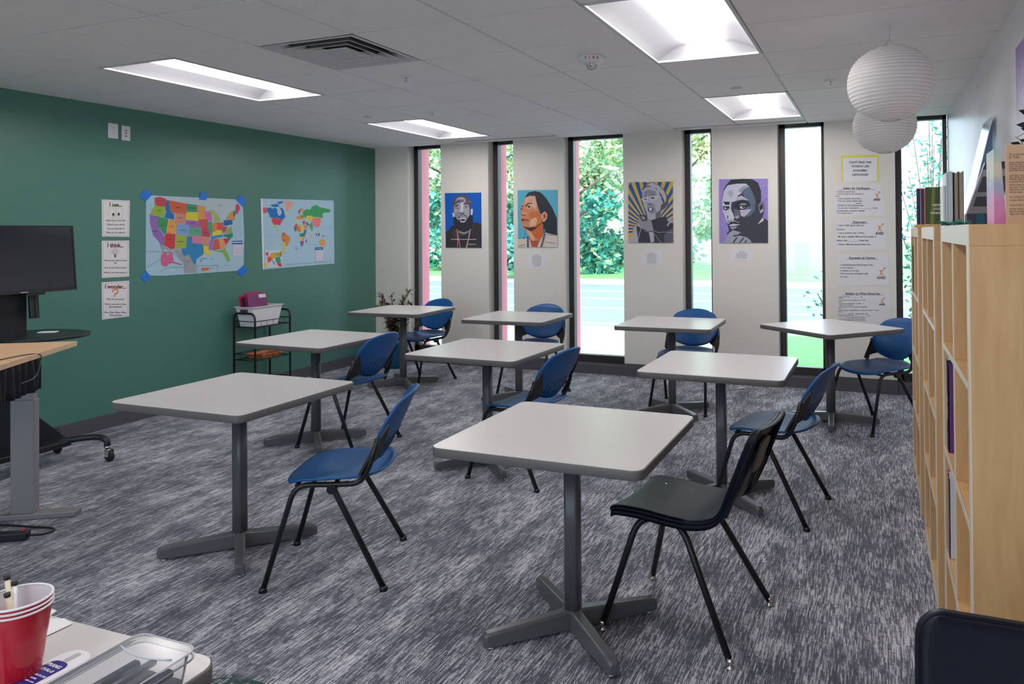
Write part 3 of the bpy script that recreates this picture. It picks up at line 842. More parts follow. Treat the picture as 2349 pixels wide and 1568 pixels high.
# small trailing sprigs
def sprig(x, y, n, s, lb, col_=leafC):
    e = empty('plant_sprig', (x, y, ZT), label=lb, cat='plant')
    random.seed(int(x*1000)); st = MB(); lv = MB()
    for k in range(n):
        a = random.uniform(0, 2*PI); L_ = s*random.uniform(.5, 1)
        P = [Vector((0, 0, .002)), Vector((math.cos(a)*L_*.5, math.sin(a)*L_*.5, L_*.35)), Vector((math.cos(a)*L_, math.sin(a)*L_, L_*random.uniform(.15, .6)))]
        st.tube(P, .0012, seg=5)
        for q in range(5): leaf(lv, P[1].lerp(P[2], q/4)+Vector((random.gauss(0, .004), random.gauss(0, .004), .004)), .012, col_)
    st.build('stems', leafC, e); lv.build('leaves', None, e, weld=False)
sprig(ry(2175, 3.22), 3.22, 9, .030, 'tiny green artificial sprig in front of the grey magazines')
sprig(ry(2209, 3.22), 3.20, 8, .030, 'tiny green artificial sprig in front of the tan paged books')
# leaning white board and its folded blue stay, on the far bookcase
Yn, Yf = 4.55, 4.95
def bx(px, Y): return at_y(px, 515, Y).x
xb = bx(2216, Yn); xt = min(bx(2283, Yn), XR-.006); zt = at_y(2283, 262, Yn).z
e = empty('display_board', (xb, Yn, ZT), label='tall glossy white folding display board leaning against the wall on the far bookcase', cat='board')
def brd(d0, d1, m, name, y0, y1, xb_=0., x2=None):
    q = MB(); x2 = xt-xb
    A = [(d0+xb_, y0, 0), (d1+xb_, y0, 0), (d1+x2, y0, zt-ZT), (d0+x2, y0, zt-ZT)]
    B = [(a[0], y1, a[2]) for a in A]
    q.face(A); q.face(B[::-1])
    for i in range(4): q.face([A[i], A[(i+1) % 4], B[(i+1) % 4], B[i]])
    return q.build(name, m, e)
brd(-.004, 0, mat('glossy_white_card', (226, 232, 240), .12), 'front_panel', 0, .40)
q = MB(); x2 = xt-xb
A = [(.004, .06, 0), (x2, .06, 0), (x2, .06, zt-ZT)]; B = [(a[0], .064, a[2]) for a in A]
q.face(A); q.face(B[::-1]); [q.face([A[i], A[(i+1) % 3], B[(i+1) % 3], B[i]]) for i in range(3)]
q.build('gusset', mat('blue_grey_card', (128, 158, 206), .2), e)
# grey desk organiser leaning beside it, on the middle bookcase
Yo = 3.62
x0 = bx(2218, Yo); x1 = bx(2262, Yo); zh = at_y(2262, 372, Yo).z-ZT; z0_ = .055
e = empty('desk_organiser', (x0, Yo, ZT), label='slanted grey plastic organiser with dark windows on the middle bookcase', cat='organiser')
gpl = mat('silver_grey_plastic', (150, 152, 164), .35, noise_amt=.03); dpl = mat('dark_window_plastic', (58, 56, 66), .3, noise_amt=.05)
sl = x1-x0
Ts = Matrix(((1, 0, sl/(zh-z0_), 0), (0, 1, 0, 0), (0, 0, 1, 0), (0, 0, 0, 1)))
wd = .20
def par(xa, xb2, za, zb2, y0, y1, name, m, par_=None):
    f = lambda x, z: x+sl*(z-z0_)/(zh-z0_)
    A = [(f(xa, za), y0, za), (f(xb2, za), y0, za), (f(xb2, zb2), y0, zb2), (f(xa, zb2), y0, zb2)]
    A = [(min(p[0], XR-x0-.008), p[1], p[2]) for p in A]
    B = [(a[0], y1, a[2]) for a in A]
    q = MB(); q.face(A); q.face(B[::-1])
    for i in range(4): q.face([A[i], A[(i+1) % 4], B[(i+1) % 4], B[i]])
    return q.build(name, m, par_ or e)
par(0, .115, z0_, zh, 0, .05, 'body', gpl)
hh = zh-z0_
par(.014, .112, z0_+hh*.14, z0_+hh*.33, -.003, .002, 'window', dpl)
par(.010, .112, z0_+hh*.42, z0_+hh*.72, -.003, .002, 'window', dpl)
par(.0, .113, z0_+hh*.86, zh+.001, -.003, .002, 'window', dpl)
MB().box((0, .0, 0), (.115, .09, z0_-.001)).build('tray', mat('purple_grey_print', (72, 66, 96), .4, noise_amt=.2, nscale=30), e)
MB().box((.035, -.0015, 0), (.065, 0, z0_-.002)).build('teal_label', flat((30, 110, 138)), e)
# pastel and tan books on the near bookcase
Yp = 2.62
def leaner(pxs, Y, top, cov, edge, label, depth, lean, name):
    x0, x1 = bx(pxs[0], Y), bx(pxs[1], Y); z1 = at_y(pxs[0], top, Y).z-ZT
    e = empty(name, (x0, Y, ZT), label=label, cat='book')
    q = MB(); A = [(0, 0, 0), (x1-x0, 0, 0), (x1-x0-lean, 0, z1), (-lean*0, 0, z1)]
    B = [(a[0], depth, a[2]) for a in A]
    q.face(A); q.face(B[::-1]); [q.face([A[i], A[(i+1) % 4], B[(i+1) % 4], B[i]]) for i in range(4)]
    q.build('cover', cov, e); return e, x1-x0, z1
def grad(name, stops, axis=2, sc_=4.):
    m = bpy.data.materials.new(name); m.use_nodes = True; nt = m.node_tree; b = nt.nodes['Principled BSDF']
    tc = nt.nodes.new('ShaderNodeTexCoord'); sp_ = nt.nodes.new('ShaderNodeSeparateXYZ'); n = nt.nodes.new('ShaderNodeTexNoise'); n.inputs['Scale'].default_value = 22
    ml = nt.nodes.new('ShaderNodeMath'); ml.operation = 'MULTIPLY_ADD'; ml.inputs[1].default_value = sc_
    m2 = nt.nodes.new('ShaderNodeMath'); m2.operation = 'MULTIPLY_ADD'; m2.inputs[1].default_value = .7; m2.inputs[2].default_value = -.35
    cr = nt.nodes.new('ShaderNodeValToRGB')
    nt.links.new(tc.outputs['Object'], sp_.inputs[0]); nt.links.new(tc.outputs['Object'], n.inputs['Vector']); nt.links.new(n.outputs['Fac'], m2.inputs[0])
    nt.links.new(sp_.outputs[axis], ml.inputs[0]); nt.links.new(m2.outputs[0], ml.inputs[2]); nt.links.new(ml.outputs[0], cr.inputs[0])
    els = cr.color_ramp.elements
    els[0].position, els[0].color = stops[0][0], (*lin(stops[0][1]), 1); els[1].position, els[1].color = stops[-1][0], (*lin(stops[-1][1]), 1)
    for p_, c in stops[1:-1]: els.new(p_).color = (*lin(c), 1)
    nt.links.new(cr.outputs[0], b.inputs['Base Color']); b.inputs['Roughness'].default_value = .35
    return m
pastel = grad('pastel_cover', [(0, (222, 128, 190)), (.3, (226, 150, 200)), (.5, (168, 184, 214)), (.72, (226, 214, 190)), (1, (160, 204, 206))], sc_=4.2)
e, w1, h1 = leaner((2281, 2309), Yp, 342, pastel, None, 'pastel pink and mint covered book standing on the near bookcase', .16, .014, 'book')
Yt = 2.55
tan = flat((212, 172, 140), .4)
e, w2, h2 = leaner((2311, 2372), Yt, 332, tan, None, 'tan covered book with printed text on the near bookcase, at the right edge', .03, .0, 'book')
mb = MB(); rows_ = [.90, .86, .80, .775, .75, .725, .70, .64, .615, .59, .56, .52, .49, .46, .43, .37, .33, .27, .22, .19, .16]
random.seed(4)
lines = ['The truth about it', 'IS THIS', 'Every morning they', 'walk to the school', 'past the same old', 'bridge and river', 'and talk about it', 'until one winter', 'day when a letter', 'comes addressed', 'to both of them', 'What they find in', 'the attic changes', 'how they see the', 'whole town', 'A moving story', 'of two friends', 'and a long road', 'A first novel', 'full of wonder', 'Ages ten and up']
for i, (t, z) in enumerate(zip(lines, rows_)):
    text_into(mb, t, .0088 if i != 1 else .011, frame(Vector((.006, -.0006, h2*z-.008)), (1, 0, 0), (0, 0, 1)), flat((92, 66, 56)), 'LEFT', sx=.8)
mb.build('lettering', None, e, weld=False)
MB().box((w2*.72, -.0004, 0), (w2*.78, .001, h2)).build('spine', flat((196, 138, 84)), e)
# dark leafed plant behind the books
e = empty('potted_plant', (.475, 2.74, ZT), label='small dark leafed plant behind the tan book at the right edge', cat='plant')
MB().lathe([(.001, 0), (.035, 0), (.045, .08), (.041, .08), (.034, .01), (.001, .01)], seg=20).build('pot', white_pl, e)
st = MB(); lv = MB(); random.seed(9)
dk = mat('dark_leaf', (38, 58, 50), .5, noise_amt=.1)
for k in range(8):
    a = 2*PI*k/8+.3; R = .03+.025*(k % 2); zz = .27+.035*(k % 3)
    P = bez([(0, 0, .06), (math.cos(a)*R*.3, math.sin(a)*R*.3, zz*.6), (math.cos(a)*R, math.sin(a)*R, zz)], 5); st.tube(P, .0015, seg=5)
    for q in range(6):
        c = P[-1-q] if q < 5 else P[-5]; aa = a+(.9 if q % 2 else -.9); d = Vector((math.cos(aa), math.sin(aa), .3)); s_ = Vector((-d.y, d.x, .9))
        lv.face([c, c+d*.022+s_*.009, c+d*.042, c+d*.022-s_*.009])
st.build('stems', dk, e); lv.build('leaves', dk, e, weld=False)
# lilac poster on the right wall
lil = grad('lilac_print', [(0, (226, 222, 240)), (.35, (206, 198, 232)), (.6, (186, 160, 214)), (1, (150, 116, 190))], sc_=2.6)
T = Matrix.Translation((XR-.001, 3.42, 1.885)) @ Matrix.Rotation(.0, 4, 'X')
o = MB().box((-.002, 0, 0), (0, .50, .40)).build('poster', lil, T=T)
tag(o, 'lilac poster on the right wall cut off by the right edge of the picture', 'poster')

# ---- paper lanterns
lan_m = mat('rice_paper', (246, 242, 241), .8, noise_amt=.02, nscale=10)
nt = lan_m.node_tree; out = nt.nodes['Material Output']; tr_ = nt.nodes.new('ShaderNodeBsdfTranslucent'); tr_.inputs[0].default_value = (.93, .91, .91, 1)
mx = nt.nodes.new('ShaderNodeMixShader'); mx.inputs[0].default_value = .42
nt.links.new(nt.nodes['Principled BSDF'].outputs[0], mx.inputs[1]); nt.links.new(tr_.outputs[0], mx.inputs[2]); nt.links.new(mx.outputs[0], out.inputs[0])
wire_m = mat('lantern_wire', (190, 188, 190), .5)
def make_lantern():
    e = empty('paper_lantern', (0, 0, 0)); R = .20; Rz = .185
    seg = 64; nr = 27; random.seed(2)
    prof = []
    for i in range(nr*4+1):
        a = -PI/2+.22+(PI-.44)*i/(nr*4); ph = (i % 4)/4
        k = 1-.010*math.sin(PI*ph)
        prof.append((R*math.cos(a)*k, Rz*math.sin(a)*k))
    mb = MB(); rings = []
    for i, (r_, z) in enumerate(prof):
        ring_ = []
        for k in range(seg):
            t = 2*PI*k/seg
            wob = 1+.0035*noise.noise(Vector((math.cos(t)*6, math.sin(t)*6, z*25)))*(i % 4 != 0)
            zz = z+.0025*math.sin(t*2+z*20)+.003*noise.noise(Vector((math.cos(t)*3, math.sin(t)*3, i//4)))
            ring_.append(mb.bm.verts.new((r_*wob*math.cos(t), r_*wob*math.sin(t), zz)))
        rings.append(ring_)
    for i in range(len(rings)-1):
        for k in range(seg):
            f = mb.bm.faces.new([rings[i][k], rings[i][(k+1) % seg], rings[i+1][(k+1) % seg], rings[i+1][k]]); f.smooth = True
    mb.build('paper_shade', lan_m, e, weld=False)
    rb = MB()
    for i in range(0, nr*4+1, 4):
        r_, z = prof[i]; rb.tube([(r_*1.002*math.cos(2*PI*k/48), r_*1.002*math.sin(2*PI*k/48), z+.0025*math.sin(4*PI*k/48+z*20)) for k in range(48)], .0009, seg=4, closed=True)
    rb.build('rib_wire', wire_m, e, weld=False)
    for z in (prof[0], prof[-1]):
        MB().tube([(z[0]*math.cos(2*PI*k/32), z[0]*math.sin(2*PI*k/32), z[1]) for k in range(32)], .0025, seg=6, closed=True).build('end_ring', wire_m, e, weld=False)
    MB().tube([(-.04, 0, .176), (-.01, 0, .20), (0, 0, .22), (.01, 0, .20), (.04, 0, .176)], .0015, seg=5).build('hanger', wire_m, e)
    return e
l1 = make_lantern()
p = ray(2041.5, 191); p = CO+p*(4.05/p.y)
l1.location = p; MB().tube([(0, 0, .215), (.004, 0, H-p.z)], .0013, seg=5).build('cord', wire_m, l1)
tag(l1, 'nearer and larger looking white paper globe lantern hanging from the ceiling', 'lantern', 'white paper lanterns')
l2 = make_lantern()
p = ray(2029, 288); p = CO+p*(5.48/p.y)
l2.location = p; MB().tube([(0, 0, .20), (-.004, 0, H-p.z)], .0013, seg=5).build('cord', wire_m, l2)
tag(l2, 'white paper globe lantern hanging behind and below the nearer one', 'lantern', 'white paper lanterns')

# ================================================================== WALL ITEMS
class Sheet:
    """printed sheet on a wall plane; art coordinates are given in px of a traced drawing"""
    def __init__(s, name, conv, corners, nrm, label, cat, thick=.002, base=paper, group=None):
        s.conv = conv; s.n = Vector(nrm); s.k = 1
        C = [conv(*c) for c in corners]; ctr = sum(C, Vector())/len(C)
        s.o = empty(name, ctr, label=label, cat=cat, group=group); s.c = ctr
        b = MB(); A = [p-ctr+s.n*.0012 for p in C]; B = [p-ctr+s.n*thick for p in C]
        b.face(B); b.face(A[::-1]); n = len(A)
        for i in range(n): b.face([A[i], A[(i+1) % n], B[(i+1) % n], B[i]])
        b.build('sheet', base, s.o); s.t = thick; s.art = MB(); s.cur = 0
    def poly(s, pts, col_, lift=None):
        s.cur += 1; z = s.t+.00006*s.cur+.0001
        m = col_ if not isinstance(col_, tuple) else flat(col_)
        vs = [s.art.bm.verts.new(s.conv(*p)-s.c+s.n*z) for p in pts]
        try:
            f = s.art.bm.faces.new(vs); f.material_index = s.art.mi(m); f.normal_update()
            if f.normal.dot(s.n) < 0: f.normal_flip()
            bmesh.ops.triangulate(s.art.bm, faces=[f])
        except ValueError: pass
    def ell(s, cx, cy, rx, ry_, col_, n=18): s.poly([(cx+rx*math.cos(2*PI*k/n), cy+ry_*math.sin(2*PI*k/n)) for k in range(n)], col_)
    def line(s, pts, w_, col_):
        for a, b in zip(pts[:-1], pts[1:]):
            d = Vector((b[0]-a[0], b[1]-a[1])); L_ = d.length
            if L_ < 1e-6: continue
            n_ = Vector((-d.y, d.x))/L_*w_/2
            s.poly([(a[0]+n_.x, a[1]+n_.y), (b[0]+n_.x, b[1]+n_.y), (b[0]-n_.x, b[1]-n_.y), (a[0]-n_.x, a[1]-n_.y)], col_); s.cur -= .9
    def text(s, x, y, txt, hpx, m, align='CENTER', bold=.01, sx=1):
        """hpx: letter size in art px"""
        o = s.conv(x, y); ux = (s.conv(x+10, y)-o); uy = (s.conv(x, y-10)-o)
        s.cur += 1
        T = frame(o-s.c+s.n*(s.t+.0002+.00006*s.cur), ux, uy)
        text_into(s.art, txt, hpx*uy.length/10, T, m if not isinstance(m, tuple) else flat(m), align, bold, sx*(ux.length/uy.length))
    def done(s, name='print'): return s.art.build(name, None, s.o, weld=False)
def zoomer(x0, y0, k, plane):
    return lambda x, y: plane(x0+x/k, y0+y/k)
onL = lambda x, y: at_x(x, y, XL)
onB = lambda x, y: at_y(x, y, YF)
# ---- switch plates on the green wall
for i, (pa, pb, lb) in enumerate((((247, 282), (270, 318), 'white blank wall plate on the green wall, left one of two up high'), ((278, 289), (298, 322), 'white data socket plate on the green wall, right one of two up high'))):
    a, b = onL(*pa), onL(*pb); c = (a+b)/2
    hw_, hh_ = abs(a.y-b.y)/2, .058
    e = empty('wall_plate', c, label=lb, cat='wall plate')
    T = frame(Vector((0, 0, 0)), (0, 1, 0), (0, 0, 1))
    MB().prism(rr(hw_*2, hh_*2, .004, 3), .0015, .006, T=T).build('plate', white_pl, e, bevel=.0015)
    q = MB()
    for z in ((-.022, 0, .022) if i else (-.02, .02)):
        q.prism(rr(.012 if i else .006, .010 if i else .006, .002, 2), .006, .0068, T=T @ Matrix.Translation((0, z, 0)))
    q.build('socket', ink if i else grey_ink, e)
# ---- three thinking routine posters
Z = zoomer(220, 440, 5.222, onL)
def bordered(name, corners, title, tcol, ty, lines, label, tsize=44):
    s = Sheet(name, Z, corners, (1, 0, 0), label, 'poster', group='thinking prompt posters')
    (x0, y0), (x1, y1), (x2, y2), (x3, y3) = corners
    m = 17
    s.line([(x0+m, y0+m), (x1-m, y1+m), (x2-m, y2-m), (x3+m, y3-m), (x0+m, y0+m)], 2.2, (60, 56, 70))
    s.text((x0+x1)/2, ty+3, title, tsize*1.3, tcol, bold=.04, sx=.9)
    for y, t, h in lines: s.text((x0+x1)/2, y, t, h*1.12, (50, 46, 58), bold=.02, sx=.84)
    return s
s = bordered('prompt_poster', [(68, 90), (405, 104), (398, 537), (72, 533)], 'I see...', (86, 104, 24), 172, [(352, 'What does it look like?', 27), (400, 'What do you notice?', 27), (448, 'Can you describe it?', 27), (496, 'What do you observe?', 27)], 'white poster headed I see with yellow green eyes, topmost on the green wall', 52)
for cx in (191, 277):
    s.ell(cx, 252, 42, 66, (196, 204, 60), 28); s.ell(cx, 252, 38, 61, (228, 226, 230), 28)
for cx, cy in ((206, 272), (271, 268)): s.ell(cx, cy, 14, 21, (40, 40, 46)); s.ell(cx+3, cy+10, 4, 5, (220, 220, 226))
s.done()
s = bordered('prompt_poster', [(68, 584), (396, 582), (396, 1012), (70, 1030)], 'I think...', (110, 26, 78), 658, [(828, 'What do you think it is used', 25), (858, 'for?', 25), (915, 'How do you think it works?', 25), (974, 'What do you know about it?', 25)], 'white poster headed I think with a light bulb, middle one on the green wall', 52)
s.ell(228, 724, 27, 29, (104, 60, 96), 24); s.ell(228, 724, 22, 24, (230, 222, 228), 24)
s.poly([(215, 748), (241, 748), (238, 782), (218, 782)], (96, 44, 84)); s.line([(218, 760), (238, 760)], 3, (226, 216, 226))
s.line([(222, 742), (222, 722), (228, 734), (234, 722), (234, 742)], 2.5, (120, 60, 100))
for k in range(9):
    a = math.radians(-180+22.5*k+0); s.line([(228+38*math.cos(a), 724+40*math.sin(a)), (228+52*math.cos(a), 724+56*math.sin(a))], 4, (178, 60, 96))
s.done()
s = bordered('prompt_poster', [(68, 1082), (396, 1062), (396, 1490), (72, 1528)], 'I wonder...', (132, 52, 30), 1152, [(1292, 'What do you wonder?', 25), (1352, 'What do you want to know', 24), (1384, 'about the photo?', 24), (1452, 'Who, What, Where, When,', 25), (1484, 'Why, and How', 25)], 'white poster headed I wonder with an orange question mark, lowest on the green wall', 50)
s.line([(200, 1200), (204, 1178), (228, 1165), (256, 1172), (262, 1196), (248, 1212), (226, 1222), (222, 1238)], 15, (206, 116, 46))
s.line([(203, 1198), (208, 1181), (228, 1171), (252, 1176), (256, 1195), (244, 1207), (222, 1217), (220, 1236)], 7, (236, 156, 74))
s.ell(220, 1248, 9, 8, (206, 116, 46)); s.done()

# ---- wall map of the states
Z = zoomer(310, 430, 7.126, onL)
mapb = mat('map_paper', (166, 198, 216), .35, noise_amt=.05, nscale=8)
s = Sheet('wall_map', Z, [(175, 225), (262, 128), (1640, 192), (1762, 320), (1782, 800), (1772, 1270), (1680, 1358), (500, 1440), (240, 1436), (170, 1358)], (1, 0, 0), 'large coloured wall map of the United States held up with blue tape', 'map', base=mapb)
G = (168, 172, 180)
s.poly([(500, 150), (1060, 170), (1300, 180), (1640, 195), (1740, 310), (1640, 280), (1600, 400), (1520, 400), (1440, 500), (1360, 470), (1330, 420), (1200, 370), (1150, 320), (1010, 285), (840, 265), (545, 205)], (180, 196, 204))
s.poly([(620, 1010), (710, 1005), (800, 1110), (880, 1090), (960, 1200), (990, 1250), (992, 1395), (800, 1400), (800, 1240), (640, 1060)], (158, 158, 164))
s.poly([(440, 950), (600, 1015), (620, 1040), (520, 1030)], (156, 166, 150))
s.poly([(370, 830), (470, 900), (500, 980), (440, 1050), (420, 1000)], (146, 160, 176))
ST = [
 ((200, 66, 78), [(315, 165), (400, 150), (505, 185), (498, 312), (355, 300), (318, 262)]),
 ((148, 178, 50), [(315, 265), (355, 300), (498, 314), (470, 485), (255, 438), (258, 380), (300, 330)]),
 ((24, 108, 182), [(508, 205), (540, 205), (560, 290), (570, 370), (600, 415), (636, 430), (630, 525), (475, 490), (500, 400), (492, 340)]),
 ((206, 96, 60), [(540, 205), (838, 260), (832, 432), (650, 415), (600, 410), (572, 360), (562, 290)]),
 ((66, 150, 104), [(838, 262), (1008, 285), (1020, 402), (834, 400)]),
 ((214, 202, 50), [(834, 402), (1022, 408), (1030, 440), (1026, 545), (830, 520)]),
 ((220, 150, 82), [(1010, 285), (1160, 318), (1130, 390), (1140, 440), (1170, 520), (1030, 525), (1022, 400)]),
 ((206, 140, 118), [(650, 418), (832, 432), (826, 602), (640, 580)]),
 ((160, 104, 176), [(826, 532), (1030, 548), (1050, 600), (1060, 655), (885, 650), (885, 612), (826, 605)]),
 ((144, 102, 176), [(235, 442), (365, 468), (352, 590), (470, 800), (462, 935), (420, 940), (380, 880), (290, 780), (240, 580)]),
 ((54, 148, 92), [(365, 470), (538, 508), (500, 745), (478, 780), (355, 595)]),
 ((224, 156, 70), [(535, 525), (636, 530), (634, 582), (680, 590), (655, 760), (508, 740)]),
 ((128, 162, 206), [(680, 590), (885, 615), (876, 785), (664, 765)]),
 ((90, 168, 134), [(885, 652), (1060, 656), (1080, 690), (1082, 785), (876, 785)]),
 ((204, 56, 64), [(508, 745), (655, 762), (640, 1000), (580, 1005), (468, 938), (474, 800)]),
 ((160, 180, 66), [(662, 768), (838, 785), (830, 985), (645, 1000)]),
 ((42, 132, 190), [(842, 800), (925, 800), (930, 910), (1110, 925), (1115, 1085), (1000, 1170), (985, 1265), (930, 1200), (880, 1090), (790, 1120), (740, 1000), (832, 990)]),
 ((214, 126, 160), [(845, 785), (1080, 788), (1092, 920), (935, 912), (925, 800), (845, 800)]),
 ((196, 66, 96), [(1078, 655), (1180, 650), (1225, 770), (1220, 805), (1085, 800)]),
 ((198, 84, 84), [(1030, 525), (1175, 515), (1192, 600), (1180, 650), (1062, 655)]),
 ((208, 140, 120), [(1085, 803), (1222, 805), (1190, 950), (1110, 950), (1092, 920)]),
 ((222, 206, 48), [(1108, 950), (1190, 955), (1196, 1040), (1245, 1060), (1235, 1100), (1125, 1085)]),
 ((206, 110, 166), [(1130, 380), (1240, 400), (1255, 545), (1178, 545), (1130, 440)]),
 ((166, 190, 80), [(1200, 365), (1310, 375), (1260, 405), (1330, 420), (1350, 480), (1385, 500), (1380, 560), (1300, 575), (1285, 440), (1210, 400)]),
 ((70, 160, 120), [(1185, 560), (1252, 558), (1262, 720), (1238, 785), (1200, 700), (1180, 640)]),
 ((224, 124, 68), [(1265, 585), (1330, 575), (1340, 690), (1262, 735)]),
 ((208, 86, 78), [(1332, 575), (1432, 570), (1440, 640), (1400, 700), (1340, 690)]),
 ((224, 202, 50), [(1250, 790), (1265, 735), (1345, 690), (1400, 700), (1418, 755), (1340, 780)]),
 ((190, 76, 96), [(1430, 640), (1500, 640), (1480, 700), (1440, 745), (1415, 700)]),
 ((144, 170, 86), [(1480, 700), (1560, 630), (1590, 740), (1450, 750)]),
 ((58, 140, 190), [(1230, 800), (1420, 770), (1440, 800), (1240, 845)]),
 ((28, 140, 104), [(1440, 770), (1590, 745), (1595, 790), (1540, 850), (1480, 800), (1440, 800)]),
 ((146, 120, 190), [(1225, 845), (1285, 840), (1275, 1015), (1200, 1015), (1200, 920)]),
 ((204, 92, 62), [(1288, 845), (1355, 840), (1380, 1000), (1275, 1030)]),
 ((222, 152, 104), [(1356, 840), (1430, 835), (1480, 920), (1470, 1000), (1385, 1000)]),
 ((198, 56, 84), [(1432, 830), (1500, 830), (1540, 850), (1480, 935)]),
 ((132, 178, 70), [(1280, 1030), (1470, 1005), (1530, 1120), (1545, 1200), (1520, 1215), (1430, 1060), (1350, 1045)]),
 ((22, 98, 168), [(1440, 535), (1575, 525), (1590, 600), (1450, 625)]),
 ((220, 146, 58), [(1470, 520), (1530, 450), (1545, 400), (1590, 395), (1620, 480), (1640, 520), (1590, 545), (1570, 510)]),
 ((36, 128, 92), [(1590, 385), (1620, 380), (1630, 470), (1600, 470)]),
 ((206, 66, 80), [(1650, 270), (1690, 280), (1710, 340), (1660, 440), (1630, 420)]),
 ((206, 96, 140), [(470, 1045), (600, 1060), (625, 1210), (760, 1250), (750, 1270), (620, 1230), (560, 1240), (500, 1290), (430, 1270), (415, 1180), (420, 1100)]),
 ((160, 172, 176), [(500, 1070), (552, 1065), (556, 1105), (505, 1105)]),
 ((226, 104, 52), [(1085, 1310), (1200, 1305), (1195, 1350), (1080, 1356)]),
 ((20, 90, 160), [(1582, 872), (1750, 868), (1750, 925), (1582, 925)]),
 ((222, 228, 236), [(1584, 890), (1748, 887), (1748, 900), (1584, 903)]),
 ((214, 206, 222), [(1590, 930), (1748, 928), (1745, 1110), (1590, 1115)]),
]
for c, p in ST: s.poly(p, c)
for y in range(945, 1105, 16): s.line([(1600, y), (1735, y)], 3, (150, 150, 172))
for p in ([(170, 1042), (600, 1050), (800, 1240), (798, 1400)], [(1000, 1275), (1340, 1268), (1340, 1375)], [(1000, 1275), (1000, 1395)], [(190, 1310), (400, 1170)], [(380, 1390), (540, 1300)], [(560, 1300), (795, 1300)]): s.line(p, 4, (112, 128, 150))
s.line([(1068, 1155), (1068, 1225)], 6, (40, 100, 150)); s.line([(1040, 1192), (1095, 1190)], 6, (40, 100, 150))
random.seed(5)
for x, y, t in ((1130, 1165, 'Gulf of Mexico'), (1250, 1168, 'Gulf'), (860, 1215, 'MEXICO'), (700, 330, 'MONTANA'), (920, 340, 'NORTH DAKOTA'), (930, 580, 'NEBRASKA'), (740, 890, 'NEW MEXICO'), (545, 850, 'ARIZONA'), (440, 625, 'NEVADA'), (390, 380, 'OREGON'), (725, 500, 'WYOMING'), (590, 640, 'UTAH'), (960, 960, 'TEXAS'), (1000, 710, 'KANSAS'), (1150, 745, 'MISSOURI'), (310, 720, 'CALIFORNIA'), (410, 225, 'WASHINGTON'), (1380, 300, 'CANADA'), (770, 700, 'COLORADO')):
    s.text(x, y, t, 20, (52, 50, 66), sx=.8)
for k in range(34):
    x, y = random.choice(((random.uniform(190, 260), random.uniform(250, 950)), (random.uniform(1600, 1760), random.uniform(360, 840)), (random.uniform(1150, 1560), random.uniform(1230, 1330)))); s.line([(x, y), (x+random.uniform(15, 50), y-1)], 3, (120, 140, 166))
s.done()
# tape pieces
tape = mat('blue_painter_tape', (16, 116, 214), .5, noise_amt=.03)
TP = [([(60, 128), (180, 20), (275, 112), (165, 232)], 'top left corner'), ([(1068, 66), (1170, 88), (1165, 205), (1042, 200)], 'middle of the top edge'),
      ([(1720, 115), (1815, 232), (1758, 325), (1645, 205)], 'top right corner'), ([(80, 1448), (180, 1358), (248, 1450), (160, 1552)], 'bottom left corner'), ([(1770, 1262), (1840, 1345), (1738, 1458), (1655, 1368)], 'bottom right corner')]
for p, lb in TP:
    C = [Z(*c) for c in p]; ctr = sum(C, Vector())/4; q = MB()
    A = [c-ctr+Vector((.0035, 0, 0)) for c in C]; B = [c-ctr+Vector((.0029, 0, 0)) for c in C]; q.face(A); q.face(B[::-1])
    for i in range(4): q.face([A[i], A[(i+1) % 4], B[(i+1) % 4], B[i]])
    tag(q.build('tape_piece', tape, None, ctr), 'blue painter tape piece at the %s of the states map' % lb, 'tape', 'blue tape on the map')

